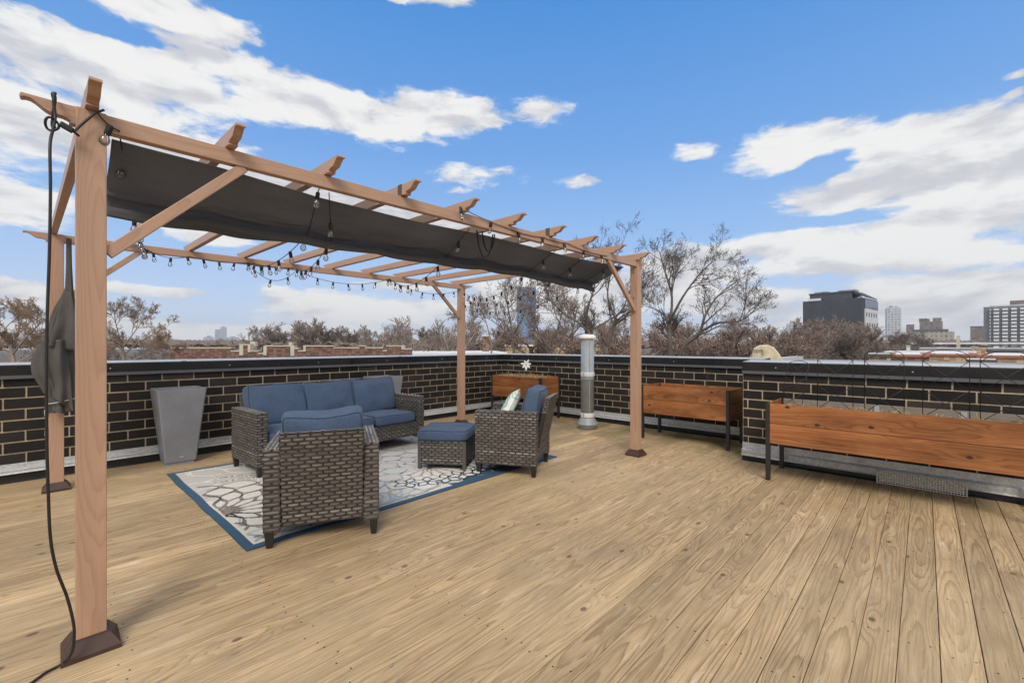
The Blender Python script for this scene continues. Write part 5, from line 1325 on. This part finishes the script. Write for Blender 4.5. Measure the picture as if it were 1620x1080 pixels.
for i, (k, b, d, e, wd, lb) in enumerate(LB): plant(k, b, d, e, wd, lb, i * 1.7)

# far-off woods reading as one brown mass
def treeline():
    rng = random.Random(12); mb = MB()
    for i in range(9000):
        b = rng.uniform(-350, 1900); d = 60 * (700 / 60) ** rng.random()
        if b > 1385: d = 210 + d * .7
        c = spot(b, d, 0)
        top = hgt(538.5 + max(0, (150 - d) / 30) + 3.2 * mnoise.noise(Vector((b * .02, d * .004, 0))) + rng.gauss(0, .9), d)
        if d > 450: top = min(top, hgt(540, d))
        wd = rng.uniform(.010, .020) * d; z0 = top - rng.uniform(.008, .016) * d
        k = 5; o = len(mb.v); mid = (z0 + top) / 2
        # an irregular spiky crown
        mb.v.append((c.x, c.y, z0)); mb.v.append((c.x, c.y, top))
        for j in range(k):
            a = j * 6.283 / k + rng.random(); rr = wd * rng.uniform(.35, .6); mb.v.append((c.x + math.cos(a) * rr, c.y + math.sin(a) * rr, mid + rng.uniform(-.25, .25) * (top - z0)))
        for j in range(k):
            mb.face([o + 1, o + 2 + j, o + 2 + (j + 1) % k], a=(.5, .5, .5)); mb.face([o, o + 2 + (j + 1) % k, o + 2 + j], a=(.5, .5, .5))
    t = mb.build('treeline', MATS['far_wood'], normals=False); tag(t, 'far brown winter woods along the horizon', kind='stuff')
mat('far_wood', bark_fn((.15, .115, .098), (.22, .175, .15)), rough=.95)
treeline()

# ------------------------------------------------------------------ air
def make_haze():
    m = bpy.data.materials.new('haze_air'); m.use_nodes = True; t = m.node_tree; t.nodes.remove(t.nodes['Principled BSDF'])
    v = t.nodes.new('ShaderNodeVolumePrincipled'); v.inputs['Color'].default_value = (.86, .91, 1.0, 1); v.inputs['Density'].default_value = .00042; v.inputs['Anisotropy'].default_value = .2
    t.links.new(v.outputs[0], t.nodes['Material Output'].inputs['Volume']); MATS['haze_air'] = m
    mb = MB(); mb.box((-1750, -1750, GZ - 1), (1750, 1750, 75)); o = mb.build('haze', m); tag(o, 'thin pale winter haze over the city', kind='stuff')
make_haze()
# ------------------------------------------------------------------ sky, sun, camera
W = bpy.data.worlds.new('World'); S.world = W; W.use_nodes = True
SUN_EL, SUN_AZ = R(42), R(222)                               # behind the viewer, high; azimuth measured from +X anticlockwise
def make_sky():
    nt = NT(W.node_tree); m = nt.m; bg = W.node_tree.nodes['Background']
    sky = nt.node('ShaderNodeTexSky', sky_type='NISHITA'); sky.sun_disc = False; sky.sun_elevation = SUN_EL; sky.sun_rotation = math.pi / 2 - SUN_AZ
    sky.altitude = 200; sky.air_density = 1.0; sky.dust_density = .35; sky.ozone_density = 2.6
    d = nt.node('ShaderNodeTexCoord').outputs['Generated']
    s = nt.sep(d)
    dF = nt.vm('DOT_PRODUCT', d, tuple(FW)); dR = nt.vm('DOT_PRODUCT', d, tuple(RT))
    az = m('ARCTAN2', dR, dF); el = m('ARCSINE', s[2])
    P = nt.xyz(az, el, 0)
    wv = nt.vm('MULTIPLY', P, (5.0, 11.0, 1.0))
    warp = nt.vm('SUBTRACT', nt.noise(wv, 1.0, 5, .6, out='Color'), (.5, .5, .5))
    Q = nt.vm('ADD', P, nt.vm('MULTIPLY', warp, (.13, .05, 0.0)))
    def ang(px, py):
        a = math.atan((px - 810) / 705); return a, math.atan((546 - py) / 705 * math.cos(a))
    banks = [(215, 0, 200, 42), (345, 46, 80, 26), (120, 115, 260, 66), (60, 190, 230, 78), (240, 120, 230, 58), (330, 108, 160, 52), (250, 225, 190, 46), (420, 150, 130, 46), (560, 178, 200, 46), (690, 180, 125, 38), (848, 176, 60, 20),
             (30, 325, 120, 44), (345, 372, 90, 16), (240, 457, 110, 10), (40, 462, 110, 26), (762, 277, 78, 19), (718, 301, 34, 9), (912, 291, 52, 12), (1100, 241, 36, 15),
             (1238, 235, 95, 44), (1320, 215, 90, 36), (1470, 232, 200, 60), (1590, 262, 170, 92), (1340, 312, 180, 46), (1500, 340, 270, 58), (1250, 392, 150, 36), (1430, 408, 320, 34), (1500, 455, 260, 28), (1090, 425, 130, 42), (1120, 478, 150, 26),
             (690, 2, 80, 14), (600, -6, 70, 14), (1600, 150, 40, 10), (1612, 117, 26, 9), (575, 488, 220, 26), (640, 455, 90, 14), (1440, 490, 360, 50), (900, 470, 240, 44), (350, 520, 420, 16), (1640, 490, 200, 40), (1340, 520, 300, 24)]
    dens = None
    for cx, cy, rx, ry in banks:
        c = ang(cx, cy); ax = abs(ang(cx + rx, cy)[0] - ang(cx - rx, cy)[0]) / 2; ay = abs(ang(cx, cy - ry)[1] - ang(cx, cy + ry)[1]) / 2
        v = nt.vm('MULTIPLY', nt.vm('SUBTRACT', Q, (c[0], c[1], 0)), (1 / ax, 1 / ay, 0))
        e = m('SUBTRACT', 1.0, nt.vm('LENGTH', v))
        if rx < 82 and ry < 22: e = m('MULTIPLY_ADD', e, .62, -.04)
        dens = e if dens is None else m('SMOOTH_MAX', dens, e, .25)
    for cx, cy, rx, ry in ((342, 136, 60, 22), (170, 46, 150, 16), (1290, 262, 70, 20), (1330, 352, 120, 12)):
        c = ang(cx, cy); ax = abs(ang(cx + rx, cy)[0] - ang(cx - rx, cy)[0]) / 2; ay = abs(ang(cx, cy - ry)[1] - ang(cx, cy + ry)[1]) / 2
        v = nt.vm('MULTIPLY', nt.vm('SUBTRACT', Q, (c[0], c[1], 0)), (1 / ax, 1 / ay, 0))
        dens = m('SUBTRACT', dens, m('MULTIPLY', nt.mapr(nt.vm('LENGTH', v), 1.5, .2), .55))
    # unseen cloud added behind and overhead to whiten and soften the light
    back = nt.noise(nt.vm('MULTIPLY', d, (1.6, 1.6, 3.5)), 1.0, 4, .55)
    outside = m('MAXIMUM', nt.mapr(m('ABSOLUTE', az), .92, 1.25), nt.mapr(el, .72, .98))
    dens = m('MAXIMUM', dens, m('SUBTRACT', m('MULTIPLY', outside, nt.mapr(back, .30, .45, .25, 1.0)), m('MULTIPLY', m('SUBTRACT', 1.0, outside), 3.0)))
    def fb(off):
        p = nt.vm('ADD', P, off); return nt.noise(nt.vm('MULTIPLY', p, (4.6, 14.0, 1.0)), 1.0, 9, .60, .25)
    n0 = fb((0, 0, 0)); n1 = fb((.010, .026, 0))
    sat = m('MINIMUM', m('MULTIPLY_ADD', dens, 3.0, .1), 1.75)
    n2 = nt.noise(nt.vm('MULTIPLY', Q, (17.0, 40.0, 1.0)), 1.0, 6, .62, .3)
    full = m('ADD', m('ADD', sat, m('MULTIPLY', m('SUBTRACT', n0, .5), 5.2)), m('MULTIPLY', m('SUBTRACT', n2, .5), 3.2))
    alpha = nt.mapr(full, -.05, 1.25)
    low = nt.noise(nt.vm('MULTIPLY', P, (3.0, 9.0, 1.0)), 1.0, 4, .55)
    lum = m('ADD', m('ADD', m('MULTIPLY', m('SUBTRACT', n0, n1), 3.6), m('MULTIPLY', m('SUBTRACT', n2, .5), .55)), nt.mapr(low, .32, .68, .30, 1.0))
    ccol = nt.mix(nt.mapr(lum, .0, .95), (3.30, 3.32, 3.50), (4.80, 4.74, 4.62))
    hs = nt.node('ShaderNodeHueSaturation'); hs.inputs['Saturation'].default_value = 1.28; hs.inputs['Value'].default_value = 1.45; nt.put(hs.inputs['Color'], sky.outputs[0])
    base = nt.mix(1.0, hs.outputs[0], (1.12, .96, .93), 'MULTIPLY')
    grad = nt.ramp(m('DIVIDE', el, .95, clamp=True), [(0.00, (0.4060, 0.4620, 0.5594)), (0.10, (0.3180, 0.4060, 0.5703)), (0.22, (0.2074, 0.3379, 0.5540)), (0.42, (0.1101, 0.2490, 0.5119)), (0.68, (0.0491, 0.1839, 0.4572)), (1.00, (0.0288, 0.1370, 0.3927))])
    base = nt.mix(.93, base, nt.vm('MULTIPLY', grad, (8.0, 8.0, 8.0)))
    c = nt.mix(m('MULTIPLY', alpha, .96), base, ccol)
    nt.put(bg.inputs['Color'], c); bg.inputs['Strength'].default_value = .13
make_sky()
L = bpy.data.lights.new('sun', 'SUN'); L.energy = 1.6; L.angle = R(24); L.color = (1, .93, .82)
lo = bpy.data.objects.new('sun', L); COL.objects.link(lo); lo.location = (0, 0, 30)
sd = Vector((math.cos(SUN_EL) * math.cos(SUN_AZ), math.cos(SUN_EL) * math.sin(SUN_AZ), math.sin(SUN_EL)))
lo.rotation_euler = (-sd).to_track_quat('-Z', 'Y').to_euler()

cam = bpy.data.cameras.new('camera'); co = bpy.data.objects.new('camera', cam); COL.objects.link(co)
co.location = (0, 0, EYE); co.rotation_euler = (math.pi / 2, 0, YAW - math.pi / 2)
cam.sensor_width = 36; cam.lens = 705 / 1620 * 36; cam.shift_y = 6 / 1620; cam.clip_start = .05; cam.clip_end = 9000
S.camera = co
S.view_settings.view_transform = 'Standard'; S.view_settings.look = 'None'; S.view_settings.exposure = .6; S.view_settings.gamma = 1
S.cycles.max_bounces = 8; S.cycles.transparent_max_bounces = 24; S.cycles.caustics_reflective = False; S.cycles.caustics_refractive = False
try: S.cycles.use_denoising = True
except Exception: pass
